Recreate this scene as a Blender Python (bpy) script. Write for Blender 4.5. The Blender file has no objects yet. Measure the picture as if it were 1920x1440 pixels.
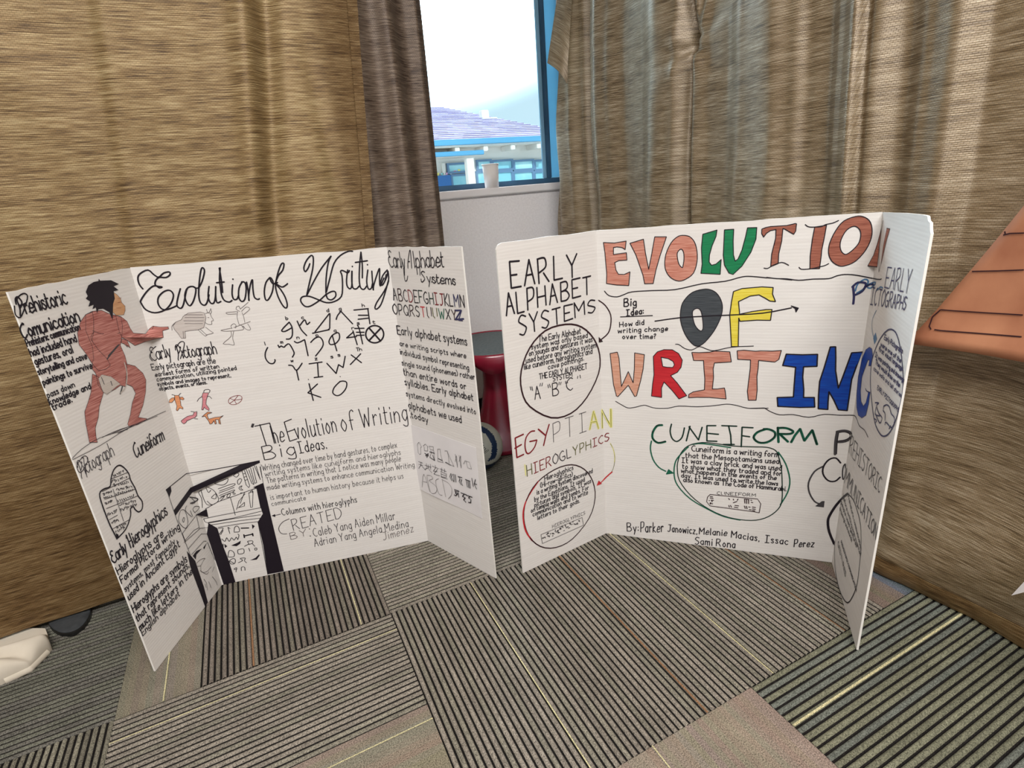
import bpy, bmesh, math, random
from mathutils import Vector, Matrix, noise
from mathutils.geometry import tessellate_polygon
random.seed(7)
# ------------------------------------------------------------------ camera, sky, light, exposure
scene = bpy.context.scene
COL = scene.collection
FPX = 1031.4
CAM = Vector((0, 0, 1.028))
YAW, PIT, ROL = 0.43181, 0.34763, -0.08008
def cam_axes():
    cy, sy, ct, st = math.cos(YAW), math.sin(YAW), math.cos(PIT), math.sin(PIT)
    f = Vector((sy*ct, cy*ct, -st)); r = Vector((cy, -sy, 0)); u = r.cross(f)
    cr, sr = math.cos(ROL), math.sin(ROL)
    return r*cr + u*sr, u*cr - r*sr, f
CR, CU, CF = cam_axes()
cd = bpy.data.cameras.new('camera'); cam = bpy.data.objects.new('camera', cd); COL.objects.link(cam)
cd.sensor_width = 36; cd.lens = FPX*36/1920; cd.clip_start = .02; cd.clip_end = 300
M = Matrix((CR, CU, -CF)).transposed().to_4x4(); M.translation = CAM
cam.matrix_world = M
scene.camera = cam
scene.view_settings.view_transform = 'Standard'; scene.view_settings.look = 'None'
scene.view_settings.gamma = 1; scene.view_settings.use_curve_mapping = False
scene.view_settings.exposure = 0.0
SKY_GAIN, ROOM_W = 1.0, 64
world = bpy.data.worlds.new('sky'); scene.world = world; world.use_nodes = True
nt = world.node_tree; nt.nodes.clear()
tc = nt.nodes.new('ShaderNodeTexCoord'); dp = nt.nodes.new('ShaderNodeVectorMath'); dp.operation = 'DOT_PRODUCT'
gd = Vector((.24, .76, .60)).normalized(); dp.inputs[1].default_value = gd
rp = nt.nodes.new('ShaderNodeValToRGB')
rp.color_ramp.elements[0].position = .87; rp.color_ramp.elements[0].color = (.70, .91, 1.0, 1)
rp.color_ramp.elements[1].position = .99; rp.color_ramp.elements[1].color = (.89, .93, 1, 1)
mr = nt.nodes.new('ShaderNodeMapRange'); mr.inputs[1].default_value = .852; mr.inputs[2].default_value = .99
mr.inputs[3].default_value = 1.0; mr.inputs[4].default_value = 32.0; mr.interpolation_type = 'SMOOTHSTEP'
mg = nt.nodes.new('ShaderNodeMath'); mg.operation = 'MULTIPLY'; mg.inputs[1].default_value = SKY_GAIN
bg = nt.nodes.new('ShaderNodeBackground'); wo = nt.nodes.new('ShaderNodeOutputWorld')
nt.links.new(tc.outputs['Generated'], dp.inputs[0]); nt.links.new(dp.outputs['Value'], rp.inputs[0]); nt.links.new(dp.outputs['Value'], mr.inputs[0])
nt.links.new(mr.outputs[0], mg.inputs[0]); nt.links.new(mg.outputs[0], bg.inputs[1]); nt.links.new(rp.outputs[0], bg.inputs[0]); nt.links.new(bg.outputs[0], wo.inputs[0])
def light(name, typ, loc, energy, color, rot=(0, 0, 0), sx=1, sy=1):
    l = bpy.data.lights.new(name, typ); l.energy = energy; l.color = color
    if typ == 'AREA': l.shape = 'RECTANGLE'; l.size = sx; l.size_y = sy
    if typ == 'SUN': l.angle = .03
    o = bpy.data.objects.new(name, l); o.location = loc; o.rotation_euler = rot; COL.objects.link(o); return o
light('sun', 'SUN', (0, -5, 8), 2.8, (1, .96, .9), (math.radians(52), 0, math.radians(-20)))
light('ceiling_lamp_light', 'AREA', (-.75, -.5, 2.60), ROOM_W, (1, .965, .93), (0, 0, 0), 1.2, .6)
light('ceiling_lamp_light', 'AREA', (.35, -.8, 2.60), ROOM_W, (1, .965, .93), (0, 0, 0), 1.2, .6)
# ------------------------------------------------------------------ helpers
def ray(x, y): return CF + CR*((x-960)/FPX) + CU*((720-y)/FPX)
def proj(p):
    d = p - CAM; z = d.dot(CF)
    return 960 + FPX*d.dot(CR)/z, 720 - FPX*d.dot(CU)/z
def at(x, y, axis, val):
    d = ray(x, y); return CAM + d*((val - CAM[axis])/d[axis])
def onfloor(x, y): return at(x, y, 2, 0)
def tag(o, label=None, cat=None, group=None, kind=None):
    if label: o['label'] = label
    if cat: o['category'] = cat
    if group: o['group'] = group
    if kind: o['kind'] = kind
    return o
def empty(name, loc, label, cat, group=None):
    o = bpy.data.objects.new(name, None); o.location = loc; o.empty_display_size = .1; COL.objects.link(o)
    return tag(o, label, cat, group)
def mesh_obj(name, verts, faces, mats, parent=None, smooth=False, midx=None):
    me = bpy.data.meshes.new(name); me.from_pydata([tuple(v) for v in verts], [], faces)
    for m in (mats if isinstance(mats, (list, tuple)) else [mats]): me.materials.append(m)
    if midx: me.polygons.foreach_set('material_index', midx)
    if smooth: me.polygons.foreach_set('use_smooth', [True]*len(me.polygons))
    me.update(); o = bpy.data.objects.new(name, me); COL.objects.link(o)
    if parent is not None:
        o.parent = parent; pw = Vector((0, 0, 0)); q = parent
        while q is not None: pw += q.location; q = q.parent
        o.location = -pw            # the vertices are given in world space
    return o
def bm_obj(name, bm, mats, parent=None, smooth=False):
    me = bpy.data.meshes.new(name); bmesh.ops.recalc_face_normals(bm, faces=bm.faces); bm.to_mesh(me); bm.free()
    for m in (mats if isinstance(mats, (list, tuple)) else [mats]): me.materials.append(m)
    if smooth: me.polygons.foreach_set('use_smooth', [True]*len(me.polygons))
    o = bpy.data.objects.new(name, me); COL.objects.link(o)
    if parent is not None:
        o.parent = parent; pw = Vector((0, 0, 0)); q = parent
        while q is not None: pw += q.location; q = q.parent
        o.location = -pw
    return o
def box(bm, x0, x1, y0, y1, z0, z1, bev=0):
    g = bmesh.ops.create_cube(bm, size=1)
    for v in g['verts']: v.co = Vector(((x0+x1)/2 + v.co.x*(x1-x0), (y0+y1)/2 + v.co.y*(y1-y0), (z0+z1)/2 + v.co.z*(z1-z0)))
    if bev:
        es = list({e for v in g['verts'] for e in v.link_edges}); bmesh.ops.bevel(bm, geom=es, offset=bev, segments=2, affect='EDGES')
def boxobj(name, b, m, parent=None, bev=0):
    bm = bmesh.new(); box(bm, *b, bev=bev); return bm_obj(name, bm, m, parent)
def lathe(cx, cy, prof, n=40):
    vs, fs = [], []
    for r, z in prof:
        for i in range(n): a = 2*math.pi*i/n; vs.append((cx+r*math.cos(a), cy+r*math.sin(a), z))
    for j in range(len(prof)-1):
        for i in range(n): fs.append((j*n+i, j*n+(i+1) % n, (j+1)*n+(i+1) % n, (j+1)*n+i))
    return vs, fs
def mat(name, color, rough=.6, spec=.5, metal=0, **kw):
    m = bpy.data.materials.new(name); m.use_nodes = True; b = m.node_tree.nodes['Principled BSDF']
    b.inputs['Base Color'].default_value = (*color, 1); b.inputs['Roughness'].default_value = rough
    b.inputs['Specular IOR Level'].default_value = spec; b.inputs['Metallic'].default_value = metal
    return m
def nodes(m): return m.node_tree.nodes, m.node_tree.links, m.node_tree.nodes['Principled BSDF']
def noisy(m, c1, c2, scale=(1, 1, 1), ns=5, det=4, lo=.35, hi=.65, coord='Object', bump=0, bd=.001):
    N, L, b = nodes(m)
    t = N.new('ShaderNodeTexCoord'); mp = N.new('ShaderNodeMapping'); mp.inputs['Scale'].default_value = scale
    n = N.new('ShaderNodeTexNoise'); n.inputs['Scale'].default_value = ns; n.inputs['Detail'].default_value = det
    r = N.new('ShaderNodeValToRGB'); r.color_ramp.elements[0].position = lo; r.color_ramp.elements[1].position = hi
    r.color_ramp.elements[0].color = (*c1, 1); r.color_ramp.elements[1].color = (*c2, 1)
    L.new(t.outputs[coord], mp.inputs[0]); L.new(mp.outputs[0], n.inputs[0]); L.new(n.outputs[0], r.inputs[0]); L.new(r.outputs[0], b.inputs['Base Color'])
    if bump:
        bp = N.new('ShaderNodeBump'); bp.inputs['Strength'].default_value = bump; bp.inputs['Distance'].default_value = bd
        L.new(n.outputs[0], bp.inputs['Height']); L.new(bp.outputs[0], b.inputs['Normal'])
    return m
# ------------------------------------------------------------------ materials
M_wall = noisy(mat('wall_paint', (.8, .77, .78), .8), (.77, .74, .75), (.83, .80, .81), ns=120, det=2, bump=.3, bd=.001)
M_ceil = noisy(mat('ceiling_paint', (.7, .69, .66), .9), (.68, .67, .64), (.74, .73, .70), ns=60)
M_trim = mat('sill_paint', (.80, .77, .78), .45)
M_black = mat('black_vinyl', (.012, .012, .012), .4)
M_frame = noisy(mat('window_frame_paint', (.03, .09, .17), .4), (.025, .08, .15), (.04, .11, .2), ns=9)
M_sky_panel = mat('sky_tint_panel', (.30, .66, .90), .5)  # tint stands for the blue sky light beside the frame
def paper_mat(name, c1, c2, bump=.25):
    m = noisy(mat(name, c1, .75, .3), c1, c2, (1, 1, 20), 9, 3, .25, .75)
    N, L, b = nodes(m); t = N.new('ShaderNodeTexCoord'); w = N.new('ShaderNodeTexWave'); w.bands_direction = 'Z'
    w.inputs['Scale'].default_value = 42; w.inputs['Distortion'].default_value = .6; w.inputs['Detail'].default_value = 2
    bp = N.new('ShaderNodeBump'); bp.inputs['Strength'].default_value = bump; bp.inputs['Distance'].default_value = .0006
    L.new(t.outputs['Object'], w.inputs[0]); L.new(w.outputs[0], bp.inputs['Height']); L.new(bp.outputs[0], b.inputs['Normal'])
    return m
M_board = paper_mat('board_card', (.70, .675, .65), (.76, .74, .715), .14)
M_edge = mat('board_cut_edge', (.82, .80, .76), .8)
M_sheet = noisy(mat('sheet_paper', (.78, .76, .77), .6, .3), (.74, .72, .73), (.80, .78, .79), ns=8)
INK = {}
def ink(name, c, c2=None):
    m = mat('ink_'+name, c, .55, .3)
    if c2: noisy(m, c, c2, (1, 1, 26), 24, 5, .32, .68)
    INK[name] = m
ink('black', (.012, .008, .014)); ink('pen', (.035, .028, .035)); ink('pencil', (.14, .12, .12)); ink('darkbrown', (.03, .008, .012))
ink('grey', (.055, .05, .055)); ink('slate', (.03, .037, .045), (.075, .085, .095)); ink('red', (.42, .012, .02), (.58, .03, .04)); ink('darkred', (.20, .008, .015))
ink('salmon', (.40, .11, .07), (.66, .34, .26)); ink('brown', (.20, .055, .035), (.40, .15, .10)); ink('peach', (.50, .20, .12), (.72, .44, .33))
ink('green', (.005, .14, .055), (.01, .24, .09)); ink('pine', (.01, .12, .07)); ink('darkgreen', (.006, .028, .02)); ink('yellow', (.66, .52, .03), (.80, .70, .12))
ink('lemon', (.75, .72, .25)); ink('olive', (.12, .12, .03)); ink('blue', (.004, .03, .26), (.005, .075, .42)); ink('teal', (.06, .17, .33)); ink('indigo', (.03, .03, .10))
ink('skin', (.27, .06, .05), (.58, .27, .23)); ink('tan', (.52, .26, .12), (.62, .38, .22)); ink('pink', (.55, .16, .20), (.66, .30, .32)); ink('hide', (.50, .45, .42), (.60, .56, .53)); ink('orange', (.60, .20, .09), (.72, .36, .18))
ink('paleloin', (.48, .42, .38), (.60, .55, .50))
def fabric(name, cdark, cmid, clight, trans=.22, metal=.25, rough=.42):
    m = mat(name, cmid, rough, .5, metal); N, L, b = nodes(m)
    uv = N.new('ShaderNodeUVMap'); uv.uv_map = 'UVMap'
    mp = N.new('ShaderNodeMapping'); mp.inputs['Scale'].default_value = (11, 230, 1)
    n = N.new('ShaderNodeTexNoise'); n.inputs['Scale'].default_value = 1.6; n.inputs['Detail'].default_value = 5; n.inputs['Roughness'].default_value = .62
    mp2 = N.new('ShaderNodeMapping'); mp2.inputs['Scale'].default_value = (3, 22, 1)
    n2 = N.new('ShaderNodeTexNoise'); n2.inputs['Scale'].default_value = 1.5; n2.inputs['Detail'].default_value = 3
    mx = N.new('ShaderNodeMath'); mx.operation = 'MULTIPLY_ADD'; mx.inputs[1].default_value = .35; 
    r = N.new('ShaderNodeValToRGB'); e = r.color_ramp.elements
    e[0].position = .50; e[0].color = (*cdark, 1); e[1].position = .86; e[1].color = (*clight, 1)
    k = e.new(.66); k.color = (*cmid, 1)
    L.new(uv.outputs[0], mp.inputs[0]); L.new(uv.outputs[0], mp2.inputs[0]); L.new(mp.outputs[0], n.inputs[0]); L.new(mp2.outputs[0], n2.inputs[0])
    L.new(n2.outputs[0], mx.inputs[0]); L.new(n.outputs[0], mx.inputs[2]); L.new(mx.outputs[0], r.inputs[0]); ck = N.new('ShaderNodeTexBrick'); ck.inputs['Scale'].default_value = 1; ck.inputs['Brick Width'].default_value = .0075; ck.inputs['Row Height'].default_value = .0038
    ck.inputs['Mortar Size'].default_value = .0008; ck.inputs['Color1'].default_value = (1, 1, 1, 1); ck.inputs['Color2'].default_value = (.7, .7, .7, 1); ck.inputs['Mortar'].default_value = (0, 0, 0, 1); ck.inputs['Mortar Smooth'].default_value = 1
    L.new(uv.outputs[0], ck.inputs['Vector'])
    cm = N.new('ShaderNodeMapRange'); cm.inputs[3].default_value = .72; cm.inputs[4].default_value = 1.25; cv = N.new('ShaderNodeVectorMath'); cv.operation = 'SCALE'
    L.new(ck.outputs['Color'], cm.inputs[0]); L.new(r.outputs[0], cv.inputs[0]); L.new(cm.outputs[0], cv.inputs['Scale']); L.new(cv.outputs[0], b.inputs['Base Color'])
    bp = N.new('ShaderNodeBump'); bp.inputs['Strength'].default_value = .5; bp.inputs['Distance'].default_value = .0008
    ad = N.new('ShaderNodeMath'); ad.operation = 'MULTIPLY_ADD'; ad.inputs[1].default_value = .6
    L.new(ck.outputs['Color'], ad.inputs[0]); L.new(n.outputs[0], ad.inputs[2]); L.new(ad.outputs[0], bp.inputs['Height']); L.new(bp.outputs[0], b.inputs['Normal'])
    tr = N.new('ShaderNodeBsdfTranslucent'); ms = N.new('ShaderNodeMixShader'); ms.inputs[0].default_value = trans
    L.new(r.outputs[0], tr.inputs[0]); L.new(b.outputs[0], ms.inputs[1]); L.new(tr.outputs[0], ms.inputs[2]); L.new(ms.outputs[0], N['Material Output'].inputs[0])
    return m
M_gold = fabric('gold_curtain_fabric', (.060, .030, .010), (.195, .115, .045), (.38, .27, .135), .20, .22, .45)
M_dark = fabric('shaded_brown_curtain_fabric', (.035, .020, .014), (.105, .070, .048), (.20, .145, .105), .10, .22, .42)  # same cloth with its shade mixed into a darker pigment
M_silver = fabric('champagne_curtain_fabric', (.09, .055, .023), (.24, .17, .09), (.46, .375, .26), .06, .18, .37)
M_silver.node_tree.nodes['Principled BSDF'].inputs['Specular IOR Level'].default_value = 1.0
M_hemcloth = M_gold
# ------------------------------------------------------------------ room shell
XR, YB, XL, YF, ZC = 1.45, 2.25, -3.0, -3.4, 2.65
WX0, WX1, WZ0, WZ1 = -.9, 1.435, 1.02, 2.45
floor = boxobj('floor', (XL-.1, XR+.1, YF-.1, YB+.2, -.12, -.004), noisy(mat('floor_backing', (.1, .09, .08), .95), (.10, .09, .075), (.15, .13, .11), ns=40)); tag(floor, kind='structure')
bm = bmesh.new()
box(bm, XL-.1, WX0, YB, YB+.16, 0, ZC); box(bm, WX1, XR+.1, YB, YB+.16, 0, ZC); box(bm, WX0, WX1, YB, YB+.16, 0, WZ0); box(bm, WX0, WX1, YB, YB+.16, WZ1, ZC)
tag(bm_obj('wall_back', bm, M_wall), kind='structure')
tag(boxobj('wall_right', (XR, XR+.1, YF, YB, 0, ZC), M_wall), kind='structure')
tag(boxobj('wall_left', (XL-.1, XL, YF, YB, 0, ZC), M_wall), kind='structure')
tag(boxobj('wall_front', (XL-.1, XR+.1, YF-.1, YF, 0, ZC), M_wall), kind='structure')
tag(boxobj('ceiling', (XL-.1, XR+.1, YF-.1, YB+.16, ZC, ZC+.1), M_ceil), kind='structure')
tag(boxobj('baseboard_back', (XL, XR, YB-.012, YB, 0, .10), M_black, bev=.003), kind='structure')
# window: frame bars, pane, sill and an added panel tinted for blue sky light, as pieces of window_1
win = bpy.data.objects.new('window_1', None); win.location = ((WX0+WX1)/2, YB, WZ0); COL.objects.link(win); tag(win, kind='structure')
y0, y1 = YB+.100, YB+.122
gx1 = at(1019, 170, 1, y0).x+.008; gsr = at(1035, 340, 1, y0).x
boxobj('frame_rail', (WX0, WX1-.002, y0, y1, WZ0, WZ0+.022), M_frame, win, .003)
boxobj('frame_rail', (WX0, WX1-.002, y0, y1, WZ1-.05, WZ1), M_frame, win, .003)
boxobj('frame_stile', (gx1-.008, gsr, y0-.003, y1, WZ0+.0215, WZ1-.0505), M_frame, win, .003)
boxobj('frame_stile', (gx1-.026, gx1-.0085, y0+.006, y1-.004, WZ0+.0225, WZ1-.0515), mat('inner_frame_paint', (.22, .42, .58), .35), win, .002)
boxobj('frame_stile', (WX0, WX0+.05, y0, y1, WZ0+.0225, WZ1-.0515), M_frame, win, .003)
boxobj('frame_stile', (.02, .09, y0, y1, WZ0+.0225, WZ1-.0515), M_frame, win, .003)
boxobj('side_panel', (gsr+.0005, WX1-.001, YB+.108, YB+.113, WZ0+.0225, WZ1-.0515), M_sky_panel, win)
boxobj('sill_board', (WX0, 1.432, YB-.018, YB+.12, WZ0-.030, WZ0-.001), M_trim, win, .003)
N, L, b = nodes(M_sky_panel); tl_ = N.new('ShaderNodeBsdfTranslucent'); tl_.inputs[0].default_value = (.20, .40, .50, 1); mx_ = N.new('ShaderNodeMixShader'); mx_.inputs[0].default_value = .55
L.new(b.outputs[0], mx_.inputs[1]); L.new(tl_.outputs[0], mx_.inputs[2]); L.new(mx_.outputs[0], N['Material Output'].inputs[0])
mg_ = mat('window_glass', (.9, .97, 1), .03); N, L, b = nodes(mg_)
tp = N.new('ShaderNodeBsdfTransparent'); tp.inputs[0].default_value = (.93, .98, 1, 1); gl = N.new('ShaderNodeBsdfGlossy'); gl.inputs['Roughness'].default_value = .02
fr = N.new('ShaderNodeFresnel'); fr.inputs[0].default_value = 1.3; ms = N.new('ShaderNodeMixShader')
L.new(fr.outputs[0], ms.inputs[0]); L.new(tp.outputs[0], ms.inputs[1]); L.new(gl.outputs[0], ms.inputs[2]); L.new(ms.outputs[0], N['Material Output'].inputs[0])
for xa, xb in ((WX0+.05, .02), (.09, gx1-.026)): boxobj('pane', (xa, xb, YB+.110, YB+.113, WZ0+.022, WZ1-.05), mg_, win)
# ------------------------------------------------------------------ carpet tiles, each a piece of the floor with its ribs as relief
mc = mat('carpet_yarn', (.2, .17, .14), .95, .1); N, L, b = nodes(mc)
ca = N.new('ShaderNodeAttribute'); ca.attribute_name = 'yarn'
t = N.new('ShaderNodeTexCoord'); n1 = N.new('ShaderNodeTexNoise'); n1.inputs['Scale'].default_value = 420; n1.inputs['Detail'].default_value = 2
n2 = N.new('ShaderNodeTexNoise'); n2.inputs['Scale'].default_value = 14; n2.inputs['Detail'].default_value = 3
mr1 = N.new('ShaderNodeMapRange'); mr1.inputs[1].default_value = .3; mr1.inputs[2].default_value = .7; mr1.inputs[3].default_value = .45; mr1.inputs[4].default_value = 1.7
mr2 = N.new('ShaderNodeMapRange'); mr2.inputs[3].default_value = .75; mr2.inputs[4].default_value = 1.25
mm = N.new('ShaderNodeMath'); mm.operation = 'MULTIPLY'; vm = N.new('ShaderNodeVectorMath'); vm.operation = 'SCALE'
bp = N.new('ShaderNodeBump'); bp.inputs['Strength'].default_value = .7; bp.inputs['Distance'].default_value = .0015
L.new(t.outputs['Object'], n1.inputs[0]); L.new(t.outputs['Object'], n2.inputs[0]); L.new(n1.outputs[0], mr1.inputs[0]); L.new(n2.outputs[0], mr2.inputs[0])
L.new(mr1.outputs[0], mm.inputs[0]); L.new(mr2.outputs[0], mm.inputs[1]); L.new(ca.outputs['Color'], vm.inputs[0]); L.new(mm.outputs[0], vm.inputs['Scale']); L.new(vm.outputs[0], b.inputs['Base Color'])
L.new(n1.outputs[0], bp.inputs['Height']); L.new(bp.outputs[0], b.inputs['Normal'])
TAUPE, OLIVE, BROWN, SLATE, DARKG = (.215, .192, .160), (.150, .150, .105), (.16, .125, .10), (.15, .155, .16), (.10, .095, .085)
TS, TX0, TY0, PITCH = .6095, .1525, .5865, .01385
def tile(x0, y0, along, base, flats=(), lines=(), seed=0, mixc=None):
    rnd = random.Random(seed); prof = []; n = 40 if (mixc and along == 'x') else round(TS/PITCH); p = TS/n
    def inflat(c):
        for a, b_, col in flats:
            if a <= c <= b_: return col
    for i in range(n):
        c = i*p; cc = inflat(c+p/2)
        k = 1 + rnd.uniform(-.14, .14); col = base if rnd.random() > .4 else (mixc or tuple(a*.8+b_*.2 for a, b_ in zip(base, (.14, .16, .10))))
        col = tuple(v*k for v in col)
        if cc: prof.append((c, c+p, .0046, .0046, tuple(v*(1+rnd.uniform(-.06, .06)) for v in cc))); continue
        g = (.018, .016, .015)
        prof += [(c, c+p*.13, .0028, .0002, g), (c+p*.13, c+p*.25, .0002, .0032, g), (c+p*.25, c+p*.42, .0032, .0058, col), (c+p*.42, c+p*.60, .0058, .0065, col), (c+p*.60, c+p*.78, .0065, .0060, col), (c+p*.78, c+p*.93, .0060, .0040, col), (c+p*.93, c+p, .0040, .0028, g)]
    vs, fs, cols = [], [], []
    def P(c, s, z): return (x0+s, y0+c, z) if along == 'x' else (x0+c, y0+s, z)
    def strip(a, b_, za, zb, col):
        k = len(vs); vs.extend([P(a, 0, za), P(a, TS, za), P(b_, TS, zb), P(b_, 0, zb)]); fs.append((k, k+1, k+2, k+3)); cols.append(col)
    for a in prof: strip(*a)
    for c, w, col in lines: strip(c-w/2, c+w/2, .0070, .0070, col)
    k = len(vs); vs.extend([P(0, 0, -.003), P(TS, 0, -.003), P(TS, TS, -.003), P(0, TS, -.003)]); fs.append((k, k+1, k+2, k+3)); cols.append((.03, .03, .03))
    o = mesh_obj('carpet_tile', vs, fs, mc, floor)
    at_ = o.data.color_attributes.new('yarn', 'FLOAT_COLOR', 'CORNER'); buf = []
    for f, c in zip(fs, cols): buf += [*c, 1]*len(f)
    at_.data.foreach_set('color', buf)
    bmx = bmesh.new(); bmx.from_mesh(o.data); 
    for f in bmx.faces:
        if f.normal.z < 0 and f.calc_center_median().z > -.002: f.normal_flip()
    bmx.to_mesh(o.data); bmx.free()
    return o
GOLDL, ORL = (.50, .46, .27), (.24, .13, .07)
special = {
 (0, 0): dict(along='y', base=TAUPE, lines=[(.2245, .0027, GOLDL), (.490, .004, ORL)]),
 (1, 0): dict(along='y', base=TAUPE, lines=[(.0665, .0027, GOLDL), (.30, .003, ORL)], flats=[(.45, .52, BROWN), (.52, .61, (.10, .115, .13))]),
 (-1, 0): dict(along='x', base=TAUPE, lines=[(.547, .0027, GOLDL), (.266, .0027, GOLDL)], flats=[(0, .305, (.20, .175, .135))]),
 (-1, 1): dict(along='y', base=(.18, .155, .13), lines=[(.093, .003, GOLDL), (.280, .004, ORL), (.534, .0027, GOLDL)], flats=[(0, .163, (.19, .165, .13))]),
 (0, 1): dict(along='x', base=TAUPE, lines=[]), (1, 1): dict(along='x', base=TAUPE),
 (-2, 1): dict(along='x', base=(.12, .115, .10)), (-2, 0): dict(along='y', base=(.19, .18, .14), mixc=(.15, .14, .11)),  # first tile: yarn darkened to stand for shade by curtain and board
 (1, -1): dict(along='x', base=OLIVE, mixc=(.13, .14, .12), lines=[(.509, .0045, GOLDL)]),
 (0, -1): dict(along='y', base=TAUPE, lines=[(.35, .0027, GOLDL)], flats=[(0, .61, (.225, .19, .15))]),
}
for i in range(-5, 2):
    for j in range(-3, 3):
        d = special.get((i, j)) or dict(along='x' if (i+j) % 2 else 'y', base=(TAUPE, OLIVE, BROWN)[(i*3+j) % 3], lines=[(.2, .0027, GOLDL)] if (i+j) % 3 == 0 else [])
        tile(TX0+i*TS, TY0+j*TS, seed=i*31+j, **d)
# ------------------------------------------------------------------ curtains
def interp(kn, x):
    if x <= kn[0][0]: return kn[0][1]
    for (a, fa), (b_, fb) in zip(kn, kn[1:]):
        if x <= b_:
            t_ = (x-a)/(b_-a); t_ = t_*t_*(3-2*t_); return fa+(fb-fa)*t_
    return kn[-1][1]
def cloth(name, fn, nu, nv, W, H, m, parent, u0=0):
    vs = [fn(i/nu, j/nv) for j in range(nv+1) for i in range(nu+1)]
    fs = [(j*(nu+1)+i, j*(nu+1)+i+1, (j+1)*(nu+1)+i+1, (j+1)*(nu+1)+i) for j in range(nv) for i in range(nu)]
    o = mesh_obj(name, vs, fs, m, parent, True)
    uvl = o.data.uv_layers.new(name='UVMap'); buf = []
    for f in fs:
        for k in f: buf += [u0+(k % (nu+1))/nu*W, (k//(nu+1))/nv*H]
    uvl.data.foreach_set('uv', buf); return o
def g(x, s): return math.exp(-x*x/(2*s*s))
def left_y(x, z):
    d = .014*math.sin(x*4.1+.6+z*.5) + .010*math.sin(x*9.0+1.2-z*.9)
    d += .016*noise.noise(Vector((x*3.2, z*1.4, 1.3))) + .006*noise.noise(Vector((x*9, z*5, 4)))
    c = .165 - (1.48-z)*.155; fade = min(1, max(0, (z-.84)/.16)); s = x-c
    d -= fade*(.030*g(s-.016, .020)) ; d += fade*.018*g(s+.030, .022)
    c2 = -.16-(1.46-z)*.14; s2 = x-c2
    d += .016*(1/(1+math.exp(-s2/.006)) - 1/(1+math.exp(-(s2-.10)/.05)))
    c3 = .26+(1.25-z)*.05; d -= .010*g(x-c3, .014)*max(0, 1-abs(z-1.1)/.35)
    c4 = .012+(.9-z)*.04; d += .012/(1+math.exp(-(x-c4)/.004))*g(x-c4, .12)*min(1, max(0, (.96-z)/.1))
    d += .010*math.sin(x*13)*max(0, .5-z)
    return 1.615 - d
def left_edge(z): return .402-(1.489-z)*.09 if z < 1.489 else .402
X0L = -2.3
c1 = empty('curtain', (-.8, 1.615, .03), 'wide golden brown curtain hanging behind the cursive lettered board, left of the window', 'curtain', )
ZB, ZT = .03, 2.58
def f1(u, v):
    z = ZB+(ZT-ZB)*v; x = X0L + (left_edge(z)-X0L)*u; return (x, left_y(x, z), z)
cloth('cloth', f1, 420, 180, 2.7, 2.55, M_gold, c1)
def f1s(u, v):
    z = ZB+(ZT-ZB)*v; e = left_edge(z); x = e-.026+.026*u; return (x, left_y(x, z)-.0035-.001*math.sin(z*160), z)
cloth('side_seam', f1s, 4, 260, .03, 2.55, M_gold, c1, 2.6)
def f1h(u, v):
    z = ZB+.045*v; x = X0L+(left_edge(z)-X0L)*u; return (x, left_y(x, z)-.0035, z)
cloth('hem', f1h, 420, 3, 2.7, .045, M_gold, c1)
c2_ = empty('curtain', (.5, 1.70, .03), 'narrow brown curtain strip, coloured dark for shade, hanging against the left edge of the window view', 'curtain')
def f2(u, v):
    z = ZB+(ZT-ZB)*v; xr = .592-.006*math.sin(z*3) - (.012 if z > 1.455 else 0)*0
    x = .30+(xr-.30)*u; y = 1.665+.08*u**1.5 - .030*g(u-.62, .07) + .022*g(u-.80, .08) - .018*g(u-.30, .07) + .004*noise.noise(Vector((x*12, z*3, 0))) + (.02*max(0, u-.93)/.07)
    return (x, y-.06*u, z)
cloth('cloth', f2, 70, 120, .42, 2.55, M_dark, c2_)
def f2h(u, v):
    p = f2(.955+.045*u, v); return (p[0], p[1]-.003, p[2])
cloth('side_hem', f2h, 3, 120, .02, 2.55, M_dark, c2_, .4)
KN = sorted([(2.16, .060), (2.10, .085), (2.02, .072), (1.96, .035), (1.915, -.012), (1.90, -.012), (1.875, .048), (1.82, .070), (1.77, .055), (1.70, .030), (1.62, .038), (1.53, .066), (1.46, .052), (1.415, .022), (1.40, .008), (1.385, .036), (1.33, .022),
  (1.27, .022), (1.20, .045), (1.10, .062), (1.05, .045), (1.01, .026), (.965, .018), (.93, .034), (.885, .056), (.868, .030), (.85, .042), (.79, .014), (.74, .036), (.69, .050), (.63, .016), (.52, .010), (.38, .034), (.2, .012), (0, .03), (-.3, .01), (-.6, .03), (-1.4, .01)])
def right_x(y, z):
    w = min(1, max(.15, (z-.05)/.5)); yk, zk = 1.402, 1.365
    ys = y + .035*noise.noise(Vector((y*1.5, z*1.1, 9))) - .03*(z-1.1)*(1 if y < 1.2 else .3)
    d = interp(KN, ys)*w + .02*(1-w)
    r = math.hypot(y-yk, z-zk)
    a = math.atan2(y-yk, z-zk)
    d += .008*math.cos(a*5+.9)*math.exp(-r/.16)*min(1, r/.03) - .026*g(r, .018)
    if z < zk: d -= .020*g(y-yk-.001, .007)
    if z > zk: d -= .022*g(y-yk-(z-zk)*.22, .010) + .018*g(y-yk+(z-zk)*.26, .010)
    d += .012*noise.noise(Vector((y*4, z*2.5, 2))) + .004*noise.noise(Vector((y*12, z*6, 5)))
    if y < .9: d += .014*max(0, 1-z/.9)*math.sin((y*1.2+z*1.8)*9)
    return 1.340 - d
c3_ = empty('curtain', (1.33, .6, .012), 'tall champagne curtain with pinched folds, hanging right of the window', 'curtain')
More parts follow.
